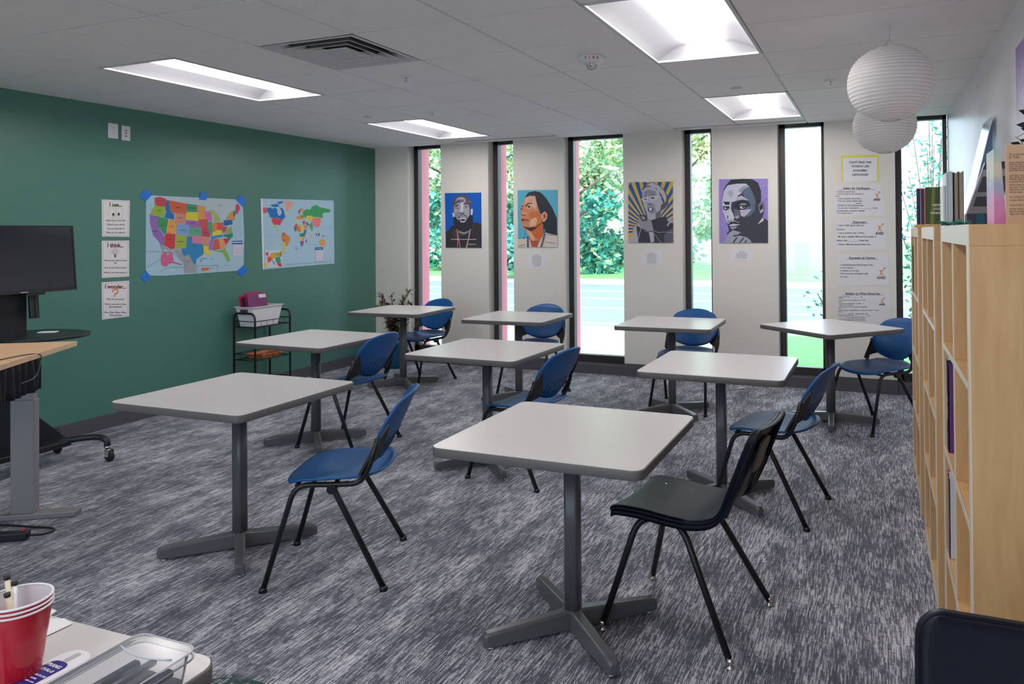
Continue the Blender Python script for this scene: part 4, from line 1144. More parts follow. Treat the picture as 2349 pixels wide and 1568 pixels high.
# ---- world map
Z = zoomer(590, 445, 8.711, onL)
s = Sheet('wall_map', Z, [(65, 88), (1525, 128), (1540, 1385), (108, 1508)], (1, 0, 0), 'coloured wall map of the world on the green wall, next to the far corner', 'map', base=mapb)
s.poly([(65, 88), (105, 92), (140, 1500), (108, 1508)], (216, 224, 232))
WM = [
 ((206, 90, 100), [(108, 270), (190, 268), (205, 330), (190, 378), (112, 382)]),
 ((16, 104, 180), [(190, 280), (260, 265), (300, 290), (360, 270), (395, 300), (400, 380), (440, 440), (490, 380), (470, 310), (430, 260), (500, 285), (530, 330), (545, 400), (560, 455), (500, 520), (470, 500), (400, 475), (255, 470), (235, 400), (205, 350)]),
 ((16, 104, 180), [(265, 215), (400, 190), (440, 240), (370, 262), (290, 250)]),
 ((30, 96, 160), [(385, 160), (520, 140), (500, 175), (440, 205)]),
 ((222, 160, 140), [(500, 165), (620, 145), (715, 150), (690, 250), (640, 300), (600, 365), (565, 310), (555, 200)]),
 ((210, 60, 90), [(285, 475), (395, 478), (470, 505), (510, 510), (470, 580), (455, 625), (400, 610), (330, 612), (288, 550)]),
 ((180, 196, 76), [(305, 612), (345, 615), (385, 630), (385, 690), (460, 765), (440, 755), (350, 670)]),
 ((214, 130, 44), [(490, 780), (540, 762), (580, 810), (650, 850), (645, 930), (590, 1050), (560, 1030), (555, 960), (490, 900), (478, 850)]),
 ((170, 110, 56), [(490, 780), (540, 762), (575, 815), (520, 840)]),
 ((190, 80, 70), [(490, 890), (540, 905), (550, 965), (500, 930)]),
 ((204, 200, 60), [(515, 965), (565, 975), (560, 1060), (520, 1215), (505, 1150)]),
 ((50, 156, 92), [(935, 320), (1000, 300), (1060, 310), (1080, 250), (1180, 215), (1250, 260), (1430, 300), (1475, 335), (1420, 370), (1340, 370), (1300, 400), (1310, 480), (1240, 460), (1110, 455), (1090, 430), (1000, 430), (960, 480), (920, 430), (905, 370)]),
 ((214, 198, 60), [(965, 455), (1000, 430), (1090, 432), (1120, 480), (1060, 520), (990, 530)]),
 ((228, 126, 124), [(1095, 510), (1130, 470), (1200, 490), (1260, 455), (1275, 520), (1240, 640), (1190, 665), (1110, 620), (1075, 560)]),
 ((206, 170, 80), [(1130, 460), (1240, 462), (1200, 490), (1140, 482)]),
 ((170, 60, 110), [(810, 350), (860, 290), (900, 285), (860, 340), (830, 410)]),
 ((214, 160, 90), [(860, 300), (925, 290), (930, 350), (880, 360)]),
 ((222, 138, 60), [(785, 450), (850, 430), (930, 420), (935, 490), (860, 510), (780, 490)]),
 ((90, 150, 90), [(850, 430), (900, 415), (935, 450), (890, 470)]),
 ((210, 204, 80), [(745, 510), (795, 515), (780, 560), (745, 555)]),
 ((196, 66, 60), [(895, 540), (950, 535), (945, 600), (920, 620)]),
 ((224, 136, 50), [(930, 610), (970, 620), (1010, 665), (965, 700), (930, 650)]),
 ((20, 110, 170), [(960, 550), (1010, 570), (1040, 630), (990, 625)]),
 ((96, 160, 100), [(1050, 590), (1080, 560), (1110, 640), (1095, 760), (1065, 690), (1040, 640)]),
 ((206, 80, 96), [(730, 640), (770, 585), (800, 600), (800, 700), (745, 690)]),
 ((30, 130, 110), [(730, 650), (790, 680), (780, 740), (740, 740)]),
 ((224, 110, 66), [(795, 640), (850, 640), (860, 760), (800, 740)]),
 ((226, 198, 50), [(850, 670), (930, 680), (935, 730), (870, 750)]),
 ((190, 190, 80), [(800, 600), (890, 620), (900, 680), (850, 650)]),
 ((40, 140, 90), [(840, 785), (930, 780), (930, 850), (860, 850)]),
 ((90, 110, 140), [(935, 700), (985, 720), (960, 800), (935, 860), (915, 800)]),
 ((222, 196, 60), [(840, 855), (900, 860), (890, 940), (845, 930)]),
 ((206, 120, 50), [(895, 870), (930, 880), (910, 930)]),
 ((130, 90, 160), [(850, 940), (930, 935), (910, 1030), (875, 1045)]),
 ((232, 180, 200), [(960, 830), (1000, 795), (1050, 820), (1030, 875), (985, 870)]),
 ((100, 70, 90), [(965, 920), (985, 900), (985, 960), (965, 970)]),
 ((150, 60, 120), [(1160, 770), (1190, 800), (1200, 850), (1170, 810)]),
 ((150, 60, 120), [(1210, 790), (1245, 770), (1240, 830), (1215, 830)]),
 ((150, 60, 120), [(1295, 820), (1340, 830), (1335, 855), (1300, 840)]),
 ((226, 160, 70), [(1235, 940), (1290, 885), (1350, 910), (1360, 1000), (1340, 1040), (1240, 1010)]),
 ((200, 206, 222), [(150, 1120), (490, 1120), (500, 1460), (150, 1480)]),
 ((214, 60, 90), [(165, 1170), (215, 1150), (215, 1235), (165, 1220)]),
 ((222, 84, 56), [(190, 1260), (250, 1240), (300, 1310), (210, 1380)]),
 ((224, 156, 50), [(250, 1190), (340, 1170), (370, 1240), (300, 1300), (250, 1260)]),
 ((132, 176, 66), [(340, 1170), (470, 1160), (480, 1260), (370, 1240)]),
 ((206, 110, 60), [(440, 1170), (485, 1130), (485, 1250), (430, 1230)]),
 ((60, 150, 120), [(350, 1260), (440, 1250), (470, 1350), (400, 1400), (360, 1330)]),
 ((40, 110, 180), [(290, 1320), (320, 1340), (350, 1400), (330, 1410)]),
 ((200, 60, 60), [(380, 1370), (480, 1380), (480, 1450), (420, 1440)]),
 ((216, 208, 60), [(130, 1400), (170, 1370), (205, 1400), (190, 1450), (145, 1460)]),
 ((20, 92, 164), [(1155, 1062), (1305, 1055), (1305, 1110), (1155, 1118)]),
 ((216, 212, 226), [(1160, 1120), (1305, 1115), (1302, 1330), (1162, 1335)]),
]
for c, p in WM: s.poly(p, c)
for y in range(1140, 1325, 18): s.line([(1172, y), (1290, y-1)], 3, (150, 150, 172))
s.line([(772, 1045), (772, 1105)], 6, (30, 60, 110)); s.line([(745, 1085), (800, 1083)], 6, (30, 60, 110))
for k in range(26): s.line([(560+k*35, 1408-k*2.4), (575+k*35, 1407-k*2.4)], 16, (120, 132, 150) if k % 2 else (180, 190, 150))
for y in (660, 830, 1000): s.line([(150, y), (470, y)], 2.5, (134, 160, 186)); s.line([(660, y), (720, y)], 2.5, (134, 160, 186)); s.line([(1000, y+10), (1500, y+8)], 2.5, (134, 160, 186))
s.text(1230, 1095, 'WORLD', 28, (226, 230, 236)); s.done()

# ---- portrait 1: bearded man in a cap on blue
Z = zoomer(1015, 435, 11.2, onB)
def board(name, corners, col_, label): return Sheet(name, Z, corners, (0, -1, 0), label, 'poster', thick=.006, base=flat(col_, .4), group='portrait posters between the windows')
s = board('portrait_poster', [(68, 88), (998, 72), (1010, 1490), (92, 1485)], (14, 92, 192), 'blue portrait poster of a bearded man in a backwards cap, leftmost on the window wall')
dk_, md, lt, wt = (48, 46, 56), (112, 108, 118), (170, 166, 178), (214, 210, 220)
s.poly([(95, 1075), (180, 1020), (230, 930), (330, 900), (800, 850), (900, 840), (1002, 890), (1008, 1488), (94, 1484)], (52, 48, 54))
s.poly([(560, 1080), (400, 1020), (300, 1010), (250, 1100), (340, 1300), (520, 1180), (700, 1110), (760, 1020), (830, 930), (800, 880)], (72, 66, 70))
s.poly([(270, 340), (300, 250), (380, 150), (520, 115), (620, 140), (680, 220), (735, 320), (740, 480), (720, 640), (280, 660), (265, 480)], (92, 78, 88))
s.poly([(630, 260), (780, 315), (770, 335), (700, 335), (640, 300)], (130, 90, 104))
s.poly([(255, 600), (300, 585), (325, 690), (285, 715)], wt); s.poly([(735, 510), (765, 478), (790, 520), (775, 640), (735, 650)], wt)
s.poly([(300, 420), (400, 340), (560, 320), (680, 380), (705, 500), (700, 650), (640, 760), (560, 840), (470, 840), (400, 770), (330, 680), (305, 560)], lt)
s.poly([(345, 270), (400, 200), (520, 185), (600, 240), (610, 320), (480, 320), (350, 330)], (168, 160, 172))
s.poly([(370, 270), (480, 250), (490, 318), (350, 330)], (96, 90, 100)); s.poly([(490, 250), (555, 255), (550, 310), (495, 315)], (110, 100, 112))
s.poly([(330, 600), (420, 560), (480, 600), (420, 700), (400, 760), (340, 680)], (140, 134, 150))
s.poly([(480, 330), (560, 330), (540, 470), (520, 590), (470, 590), (490, 450)], wt)
for (x, y, a) in ((385, 490, -20), (605, 455, -8)):
    s.ell(x, y, 62, 40, (140, 134, 146)); s.ell(x, y+4, 44, 22, wt); s.ell(x+6, y+2, 17, 18, dk_); s.line([(x-52, y+6), (x-20, y-18), (x+30, y-18), (x+52, y+4)], 9, dk_)
s.poly([(310, 430), (400, 378), (440, 395), (400, 420), (330, 450)], dk_); s.poly([(525, 385), (570, 345), (640, 360), (660, 395), (590, 375)], dk_)
s.poly([(440, 600), (480, 580), (560, 580), (580, 610), (560, 625), (460, 625)], md); s.ell(470, 612, 14, 9, dk_); s.ell(548, 605, 14, 9, dk_)
s.poly([(290, 700), (340, 690), (400, 780), (430, 780), (420, 700), (480, 650), (520, 630), (600, 650), (640, 700), (640, 760), (700, 660), (735, 650), (790, 660), (795, 850), (770, 970), (660, 1060), (560, 1090), (450, 1050), (350, 960), (290, 850)], (44, 42, 52))
s.ell(535, 745, 95, 92, lt, 24); s.ell(530, 720, 72, 38, (150, 142, 152)); s.ell(530, 745, 66, 26, wt); s.ell(530, 778, 66, 28, dk_); s.poly([(470, 812), (600, 806), (585, 832), (480, 840)], wt)
s.poly([(420, 1050), (560, 1095), (720, 1040), (700, 1080), (560, 1150), (430, 1100)], (150, 148, 158))
for P in ([(380, 1010), (400, 1200), (400, 1485)], [(395, 1080), (430, 1300), (470, 1485)]): s.line(P, 22, (196, 120, 132))
for P in ([(730, 1000), (690, 1180), (640, 1485)], [(720, 1090), (660, 1330), (610, 1485)]): s.line(P, 20, (198, 160, 150))
s.text(550, 1282, 'The best thing you can do is inspire others', 37, (232, 232, 236), bold=.03, sx=1.02); s.text(780, 1410, 'Keep Going', 38, (226, 226, 232), bold=.03)
s.done()
# ---- portrait 2: woman with long dark hair in profile on turquoise
Z = zoomer(1180, 430, 8.2545, onB)
s = board('portrait_poster', [(62, 50), (815, 42), (822, 1130), (74, 1132)], (84, 176, 206), 'turquoise portrait poster of an older woman in profile with long dark hair and beads')
s.poly([(74, 980), (210, 960), (330, 1000), (470, 1040), (600, 850), (720, 870), (818, 900), (820, 1128), (76, 1130)], (214, 202, 188))
s.poly([(205, 190), (260, 100), (390, 66), (500, 90), (600, 190), (720, 380), (808, 580), (815, 900), (700, 880), (600, 850), (560, 860), (520, 720), (500, 620), (560, 560), (480, 470), (410, 260), (400, 160), (300, 150)], (34, 38, 52))
s.poly([(205, 195), (290, 155), (400, 158), (420, 260), (480, 460), (510, 560), (520, 660), (545, 700), (555, 900), (470, 1040), (440, 1125), (330, 1120), (270, 900), (220, 800), (150, 760), (135, 690), (120, 590), (112, 540), (140, 470), (120, 400), (150, 330)], (206, 136, 100))
s.poly([(215, 200), (290, 170), (395, 170), (430, 330), (400, 420), (300, 340), (240, 300), (200, 330)], (222, 172, 148))
s.poly([(300, 480), (460, 440), (510, 540), (500, 640), (430, 720), (330, 600), (270, 540)], (208, 112, 56))
s.poly([(320, 600), (420, 560), (440, 640), (400, 720), (300, 740), (290, 680)], (224, 176, 140))
s.poly([(280, 750), (400, 750), (520, 640), (550, 760), (550, 900), (480, 990), (400, 960), (350, 880)], (204, 100, 46))
s.poly([(150, 735), (280, 755), (420, 740), (510, 660), (500, 690), (400, 790), (320, 830), (230, 780)], (74, 42, 40))
s.poly([(230, 800), (330, 850), (400, 980), (360, 1010), (290, 930)], (224, 168, 134))
s.poly([(300, 1010), (480, 1000), (440, 1120), (340, 1120)], (176, 84, 54))
s.poly([(130, 590), (180, 592), (280, 610), (290, 628), (200, 618), (150, 640)], (110, 44, 40)); s.poly([(150, 640), (290, 632), (250, 656), (170, 655)], (198, 110, 96))
s.poly([(130, 510), (220, 515), (225, 530), (150, 530)], (128, 62, 46)); s.poly([(170, 460), (230, 470), (240, 510), (140, 505)], (226, 150, 110))
s.poly([(210, 340), (260, 290), (340, 290), (350, 310), (270, 310), (225, 360)], (66, 38, 40)); s.ell(290, 372, 56, 24, (226, 196, 180)); s.ell(282, 368, 20, 18, (50, 34, 36)); s.line([(236, 370), (285, 348), (350, 385)], 10, (56, 34, 38))
s.poly([(130, 350), (170, 345), (175, 370), (140, 362)], (66, 38, 40)); s.ell(145, 408, 20, 14, (84, 50, 44))
for y in (232, 250, 268): s.line([(250, y), (345, y-4)], 5, (178, 120, 96))
s.poly([(520, 500), (580, 448), (628, 500), (620, 590), (570, 650), (530, 640)], (222, 158, 124)); s.poly([(550, 510), (590, 490), (600, 560), (560, 600)], (160, 70, 50))
s.line([(545, 660), (575, 790)], 5, (60, 60, 72)); s.ell(577, 815, 20, 26, (40, 150, 160)); s.line([(215, 790), (205, 900), (185, 950)], 5, (60, 60, 72)); s.ell(184, 958, 15, 14, (54, 46, 76))
for k in range(7): s.ell(262, 935+k*30, 26, 12, (62, 40, 90) if k % 2 == 0 else (44, 36, 48)); s.line([(240, 950+k*30), (285, 950+k*30)], 4, (226, 220, 214))
for k in range(8): s.ell(580-k*9, 890+k*32, 24, 13, (62, 40, 90) if k % 2 else (38, 34, 44)); s.line([(556-k*9, 906+k*32), (600-k*9, 904+k*32)], 5, (230, 224, 218))
s.line([(600, 1030), (780, 1052)], 6, (60, 52, 54)); s.line([(80, 1108), (215, 1075)], 8, (60, 52, 54)); s.line([(610, 875), (700, 898), (815, 898)], 6, (60, 52, 54))
s.done()
# ---- portrait 3: woman with glasses holding a phone, yellow rays
Z = zoomer(1435, 410, 7.842, onB)
s = board('portrait_poster', [(52, 68), (852, 42), (862, 1150), (62, 1150)], (214, 176, 62), 'portrait poster of a woman in glasses before yellow and blue rays')
cx, cy = 450, 900
def clipray(a):
    d = (math.cos(a), math.sin(a)); t = 1e9
    for lim, o_, k in ((54, cx, 0), (856, cx, 0), (58, cy, 1), (1148, cy, 1)):
        if abs(d[k]) > 1e-6:
            q = (lim-o_)/d[k]
            if q > 0: t = min(t, q)
    return (cx+d[0]*t, cy+d[1]*t)
n_ = 44
for k in range(n_):
    if k % 2: continue
    a0, a1 = -PI*1.06+k*(PI*1.12)/n_, -PI*1.06+(k+1)*(PI*1.12)/n_
    s.poly([(cx, cy), clipray(a0), clipray(a1)], (20, 88, 168))
s.poly([(60, 1085), (130, 1040), (135, 920), (190, 820), (300, 800), (420, 900), (300, 1148), (62, 1148)], (176, 172, 182))
s.poly([(290, 340), (300, 180), (370, 90), (480, 56), (600, 110), (700, 200), (770, 330), (775, 450), (700, 540), (640, 570), (600, 520)], (84, 80, 92))
s.poly([(360, 120), (480, 62), (600, 120), (700, 220), (740, 330), (720, 440), (660, 300), (560, 170), (440, 130)], (186, 180, 190))
s.poly([(300, 210), (370, 150), (500, 140), (600, 220), (640, 350), (680, 440), (640, 480), (630, 560), (650, 680), (520, 760), (430, 730), (390, 620), (340, 520), (310, 400)], (178, 176, 190))
s.poly([(330, 240), (400, 190), (540, 220), (560, 300), (430, 300), (330, 320)], (142, 140, 156)); s.poly([(390, 430), (520, 450), (560, 600), (470, 640), (400, 560)], (144, 142, 158))
s.poly([(540, 620), (630, 560), (645, 690), (550, 740)], (104, 102, 118))
s.line([(285, 362), (405, 350), (400, 385), (310, 390), (285, 362)], 8, (226, 224, 232)); s.line([(450, 350), (560, 310), (640, 322), (650, 345)], 8, (226, 224, 232)); s.line([(455, 350), (470, 385), (560, 360), (570, 315)], 7, (220, 218, 228))
s.ell(360, 370, 26, 12, (66, 62, 76)); s.ell(490, 345, 32, 14, (66, 62, 76)); s.line([(320, 320), (380, 312)], 10, (70, 66, 80)); s.line([(440, 300), (520, 280)], 10, (70, 66, 80))
s.ell(448, 455, 30, 22, (120, 116, 132)); s.ell(430, 462, 8, 6, dk_); s.ell(470, 452, 8, 6, dk_)
s.ell(455, 555, 48, 42, (58, 52, 66), 20); s.ell(455, 548, 28, 28, (214, 212, 222), 16); s.ell(455, 580, 26, 12, (110, 106, 122))
s.poly([(200, 830), (280, 890), (420, 930), (450, 750), (640, 690), (740, 680), (780, 760), (860, 780), (862, 1148), (240, 1148), (220, 1020)], (52, 52, 66))
s.poly([(740, 720), (850, 720), (858, 790), (800, 800), (760, 860), (745, 830), (780, 780)], (166, 162, 176)); s.poly([(700, 1000), (860, 880), (862, 1148), (700, 1148)], (92, 90, 110))
s.poly([(220, 700), (250, 650), (300, 780), (420, 720), (470, 760), (510, 940), (380, 930), (260, 860)], (150, 146, 160)); s.poly([(240, 650), (370, 655), (395, 750), (300, 760)], (44, 44, 54)); s.poly([(270, 672), (350, 674), (365, 735), (310, 740)], (146, 142, 156))
s.poly([(420, 950), (510, 960), (520, 1130), (460, 1145)], (180, 176, 188)); s.line([(280, 900), (230, 1080)], 12, (180, 176, 188))
s.line([(380, 940), (480, 930), (600, 965), (700, 955), (858, 965)], 7, (176, 172, 186)); s.line([(520, 990), (640, 1145)], 7, (176, 172, 186)); s.line([(400, 960), (330, 930)], 6, (176, 172, 186))
s.done()
# ---- portrait 4: man with moustache, hand at chin, on purple
Z = zoomer(1640, 400, 7.837, onB)
s = board('portrait_poster', [(78, 86), (955, 76), (957, 1228), (80, 1230)], (150, 128, 204), 'purple portrait poster of a man with a moustache resting his chin on his hand')
random.seed(12)
for k in range(150):
    x, y = random.choice(((random.uniform(85, 260), random.uniform(95, 1200)), (random.uniform(760, 950), random.uniform(85, 760)))); L_ = random.uniform(20, 60); a = random.uniform(0, PI)
    s.line([(x, y), (max(84, min(948, x+L_*math.cos(a)*.5)), y+L_*math.sin(a)*.8)], 5, (96, 70, 160) if k % 3 else (186, 168, 226))
D1, D2, D3 = (56, 56, 70), (88, 104, 126), (38, 38, 50)
s.poly([(150, 300), (200, 190), (290, 95), (480, 78), (660, 80), (780, 150), (830, 300), (830, 480), (870, 470), (895, 560), (880, 680), (860, 770), (957, 830), (957, 1228), (170, 1228), (260, 1030), (220, 850), (150, 640), (135, 480)], D1)
s.poly([(150, 290), (290, 95), (660, 80), (780, 150), (830, 300), (828, 480), (760, 540), (740, 400), (670, 300), (620, 200), (560, 165), (400, 165), (230, 190), (160, 300)], D3)
s.poly([(160, 300), (230, 195), (400, 165), (560, 165), (615, 215), (520, 270), (480, 340), (410, 380), (400, 470), (300, 500), (290, 620), (350, 760), (340, 840), (250, 900), (215, 850), (140, 640), (135, 480)], (192, 194, 210))
s.poly([(235, 300), (310, 280), (340, 360), (300, 420), (240, 370)], (166, 168, 188)); s.poly([(420, 290), (500, 210), (610, 200), (520, 270), (470, 340)], (150, 152, 172))
s.poly([(520, 270), (620, 210), (680, 330), (730, 480), (720, 640), (640, 740), (580, 760), (560, 600), (640, 540), (600, 460), (540, 430), (510, 360)], D2)
s.poly([(410, 400), (480, 380), (600, 455), (610, 470), (500, 450), (410, 470)], (178, 180, 198))
s.poly([(330, 560), (400, 490), (500, 455), (580, 500), (650, 560), (580, 580), (480, 640), (380, 610)], D3); s.poly([(150, 490), (270, 490), (265, 545), (190, 545)], D3)
s.poly([(435, 550), (480, 520), (560, 525), (565, 545), (480, 545)], (170, 170, 188)); s.ell(502, 590, 62, 32, D3); s.ell(496, 590, 44, 26, (206, 206, 218)); s.ell(512, 580, 25, 26, (30, 28, 40)); s.ell(520, 575, 6, 6, (220, 220, 230))
s.poly([(145, 570), (260, 570), (265, 610), (210, 650), (150, 630)], D3); s.ell(200, 605, 34, 18, (206, 206, 218)); s.ell(212, 600, 18, 18, (30, 28, 40))
s.poly([(445, 640), (660, 620), (600, 700), (530, 765), (470, 740)], (184, 182, 206)); s.poly([(340, 620), (430, 640), (460, 760), (360, 770)], (96, 96, 118))
s.poly([(230, 720), (290, 640), (330, 700), (340, 790), (240, 800)], (200, 202, 216)); s.poly([(350, 770), (420, 730), (440, 770), (400, 800)], (160, 162, 182)); s.poly([(225, 740), (245, 735), (240, 800), (225, 790)], D3)
s.poly([(215, 820), (340, 820), (450, 870), (250, 880)], (150, 152, 170)); s.poly([(228, 910), (290, 850), (380, 850), (470, 900), (450, 910), (330, 880), (250, 935)], D3); s.poly([(250, 910), (330, 885), (465, 902), (360, 922), (270, 925)], (200, 200, 214)); s.poly([(270, 935), (400, 930), (380, 990), (300, 985)], (146, 148, 168)); s.poly([(330, 985), (400, 960), (400, 1010), (340, 1005)], D3)
s.poly([(165, 1228), (260, 1040), (340, 1000), (470, 1040), (460, 1100), (580, 1130), (660, 1200), (650, 1228)], (158, 160, 178))
for P in ([(225, 1070), (262, 1025)], [(330, 1228), (400, 1130)], [(440, 1228), (520, 1140)], [(330, 1105), (460, 1085), (440, 1050)], [(540, 1228), (570, 1180)]): s.line(P, 22, D3)
s.poly([(780, 560), (830, 480), (870, 470), (893, 560), (870, 660), (810, 700)], (120, 120, 138)); s.poly([(800, 580), (850, 520), (870, 570), (850, 640), (820, 650)], D3); s.poly([(830, 640), (870, 620), (868, 660), (820, 700)], (196, 196, 210))
s.poly([(768, 896), (862, 770), (882, 815), (870, 835)], (206, 206, 218))
s.done()
# ---- captions
for (x0, y0, x1, y1, lb, n) in ((1210, 578, 1253, 615, 'small typed caption below the turquoise portrait', 9), (1470, 573, 1520, 607, 'small typed caption below the yellow rayed portrait', 8), (1674, 570, 1729, 597, 'small typed caption below the purple portrait', 5)):
    Z = lambda x, y: onB(x, y)
    s = Sheet('caption_card', Z, [(x0, y0+.8), (x1, y0), (x1, y1), (x0, y1+.8)], (0, -1, 0), lb, 'caption', group='captions under the portraits')
    tx = ['About the artist', 'A community leader and organiser who', 'has worked for many years to bring', 'people together across the country,', 'and whose words still encourage', 'students to learn, to speak up and', 'to take care of one another every', 'day. The portrait was drawn for', 'classrooms and shared', 'with schools']
    st_ = (y1-y0-6)/(n+1)
    for i in range(n): s.text((x0+x1)/2, y0+5+st_*(i+1), tx[i], st_*.78 if i else st_*.9, (96, 92, 106), bold=.02, sx=.62)
    s.done()
# ---- column of language signs
Z = zoomer(1880, 330, 3.735, onB)
s = Sheet('sign_sheet', Z, [(187, 100), (508, 92), (508, 322), (187, 325)], (0, -1, 0), 'white sign on yellow backing about academic language, top of the sign column', 'sign', base=flat((226, 222, 92)), group='signs in the column between the right windows')
s.poly([(203, 120), (492, 114), (492, 318), (203, 325)], (228, 226, 232))
for y, t in ((166, "CAN'T FIND THE"), (200, 'WORDS? USE'), (236, 'ACADEMIC'), (271, 'LANGUAGE!')): s.text(348, y, t, 25, (44, 42, 52), bold=.03)
s.done()
def sign(corners, title, ty, lines, logo, label, lh=17, bold=False):
    s = Sheet('sign_sheet', Z, corners, (0, -1, 0), label, 'sign', group='signs in the column between the right windows')
    x0 = corners[0][0]; x1 = corners[1][0]; mx_ = (x0+x1)/2-6
    s.text(mx_, ty, title, 26, (40, 38, 48), bold=.03, sx=.95); wdt = len(title)*6.6
    s.line([(mx_-wdt, ty+4), (mx_+wdt, ty+3)], 2.4, (40, 38, 48))
    for x, y, t in lines: s.text(x, y, t, lh, (58, 55, 66), 'LEFT', bold=.02, sx=.98)
    lx, ly, lk = logo; oc = (222, 140, 62)
    # leaping figure with a pennant above the letters
    s.line([(lx-15*lk, ly-20*lk), (lx, ly), (lx+16*lk, ly-24*lk)], 6*lk, oc); s.line([(lx-14*lk, ly+24*lk), (lx, ly), (lx+17*lk, ly+24*lk)], 6.5*lk, oc); s.ell(lx-1*lk, ly-16*lk, 5.5*lk, 5.5*lk, oc)
    s.line([(lx+14*lk, ly-22*lk), (lx+24*lk, ly-38*lk)], 2, ink); s.poly([(lx+17*lk, ly-38*lk), (lx+32*lk, ly-40*lk), (lx+32*lk, ly-33*lk), (lx+19*lk, ly-33*lk)], (46, 42, 50))
    s.text(lx, ly+50*lk, 'AVID', 30*lk, (38, 38, 46), bold=.03 if not bold else .05)
    s.done()
sign([(127, 355), (522, 345), (578, 612), (130, 618)], 'Asking for Clarification', 388, [(138, 414, '- Could you repeat that?'), (138, 433, '- Could you give me an example of'), (138, 452, 'that?'), (146, 473, '- I have a question about that...?'), (146, 494, '- Could you please explain what'), (146, 514, '___________________ means?'), (146, 533, '- Would you mind repeating that?'), (146, 554, "- I'm not sure I understand _____________. Could"), (146, 578, 'you please give us another example'), (146, 598, '- Or do you mean...?')], (492, 443, .85), 'white sign headed Asking for Clarification, second in the sign column', 17, True)
sign([(140, 645), (560, 636), (580, 900), (143, 910)], 'Disagreeing', 678, [(146, 703, "- I don't really agree with you"), (146, 737, 'because...'), (146, 768, '- I see it another way. I think...'), (146, 800, '- My idea is slightly different from yours. I'), (146, 833, 'believe that ________. I think that'), (146, 866, '- I have a different answer than you...')], (515, 724, 1.05), 'white sign headed Disagreeing, third in the sign column', 20)
sign([(152, 950), (590, 940), (598, 1210), (160, 1217)], 'Expressing an Opinion', 984, [(168, 1042, '- I think/believe/predict/imagine that...'), (168, 1066, '- In my opinion...'), (168, 1091, '- It seems to me that...'), (168, 1116, '- Not everyone will agree with'), (176, 1142, 'me, but...')], (530, 1102, 1.08), 'white sign headed Expressing an Opinion, fourth in the sign column', 20)
sign([(155, 1262), (596, 1252), (600, 1560), (160, 1560)], 'Building on What Others Say', 1290, [(160, 1312, '- I agree with what _____________ said'), (160, 1324, 'because...'), (160, 1341, '- You bring up an interesting point, and I also'), (160, 1353, 'think...'), (160, 1370, '- That is an interesting idea. I wonder...?'), (160, 1384, '- I think...Do you think...?'), (160, 1399, '- I thought about that also, and I am wondering'), (160, 1412, 'why?'), (160, 1428, '- I hadn\'t thought of that before. You make me wonder if... Do you'), (160, 1440, 'think...?'), (160, 1458, '_____________ said that... I agree and also think...'), (160, 1474, '- Based on the ideas from _________________ and'), (160, 1492, '__________, it seems like we all think that...'), (160, 1510, '- That is an excellent point, and I would add...')], (537, 1344, .75), 'white sign headed Building on What Others Say, lowest of the sign column', 13, True)

# ================================================================== LEFT SIDE: TV, DESK, CART
# ---- mobile stand
ts = empty('tv_stand', (-4.98, 3.06, 0), label='black wheeled television stand with a shelf, by the green wall', cat='stand')
bk = mat('black_powder_coat', (26, 28, 34), .42, noise_amt=.04)
O = Vector((-4.98, 3.06, 0))
q = MB(); q.box((-.03, -.13, .14), (.03, .055, 1.40)); q.build('column', bk, ts, bevel=.004)
q = MB(); q.prism(rr(.075, .20, .03, 3), 0, .004, T=frame(Vector((.02, 0, .62)), (0, 0, 1), (0, 1, 0)) @ Matrix.Translation((0, 0, 0)))
q.build('rear_brace', bk, ts)
q = MB()
for z0, z1 in ((.93, 1.06), (.36, .50)):
    q.box((-.045, -.30, z0), (-.03, .02, z1))
q.build('cable_cover', bk, ts, bevel=.02)
# shelf
q = MB(); q.prism([(x*.30, y*.26) for x, y in rr(2, 2, .9, 8)], .845, .862, T=Matrix.Translation((.12, .06, 0)))
q.build('shelf', bk, ts, bevel=.003)
# base: spine, two curved arms each side, casters
q = MB()
q.box((-.10, -.28, .11), (.12, .28, .15)); q.build('base_beam', bk, ts, bevel=.01)
MB().prism([(0, 0), (.20, 0), (0, .20)], -.006, .006, T=frame(Vector((.02, .10, .15)), (0, 1, 0), (0, 0, 1))).build('gusset', bk, ts)
for sx, sy in ((1, 1), (1, -1), (-1, 1), (-1, -1)):
    cx_, cy_ = (.31 if sx > 0 else -.20), .385*sy
    P = bez([(.0*sx, .20*sy, .13), (.10*sx, .28*sy, .145), (cx_*.75, .365*sy, .155), (cx_*.97, cy_, .135), (cx_, cy_, .098)], 6)
    arm = MB().tube(P, .020, seg=12).build('base_arm', bk, ts)
    c = Vector((cx_, cy_, 0))
    MB().tube([c+Vector((0, 0, .10)), c+Vector((0, 0, .085))], .019, seg=14).tube([c+Vector((0, 0, .088)), c+Vector((.022, 0, .04))], [.014, .010], seg=10).box(tuple(c+Vector((.0, -.022, .035))), tuple(c+Vector((.035, -.018, .08)))).box(tuple(c+Vector((.0, .018, .035))), tuple(c+Vector((.035, .022, .08)))).build('caster_fork', chrome, arm)
    MB().lathe([(.001, -.015), (.030, -.015), (.036, -.008), (.036, .008), (.030, .015), (.001, .015)], seg=20, T=Matrix.Translation(c+Vector((.02, 0, .0365))) @ Matrix.Rotation(PI/2, 4, 'X')).build('caster_wheel', mat('rubber', (22, 22, 24), .6), arm)
tag(MB().box((-.05, -.03, 0), (.05, .03, .006)).build('remote_control', white_pl, None, (-4.88, 3.20, .8625), .5, bevel=.002), 'small white remote lying on the black stand shelf', 'remote')
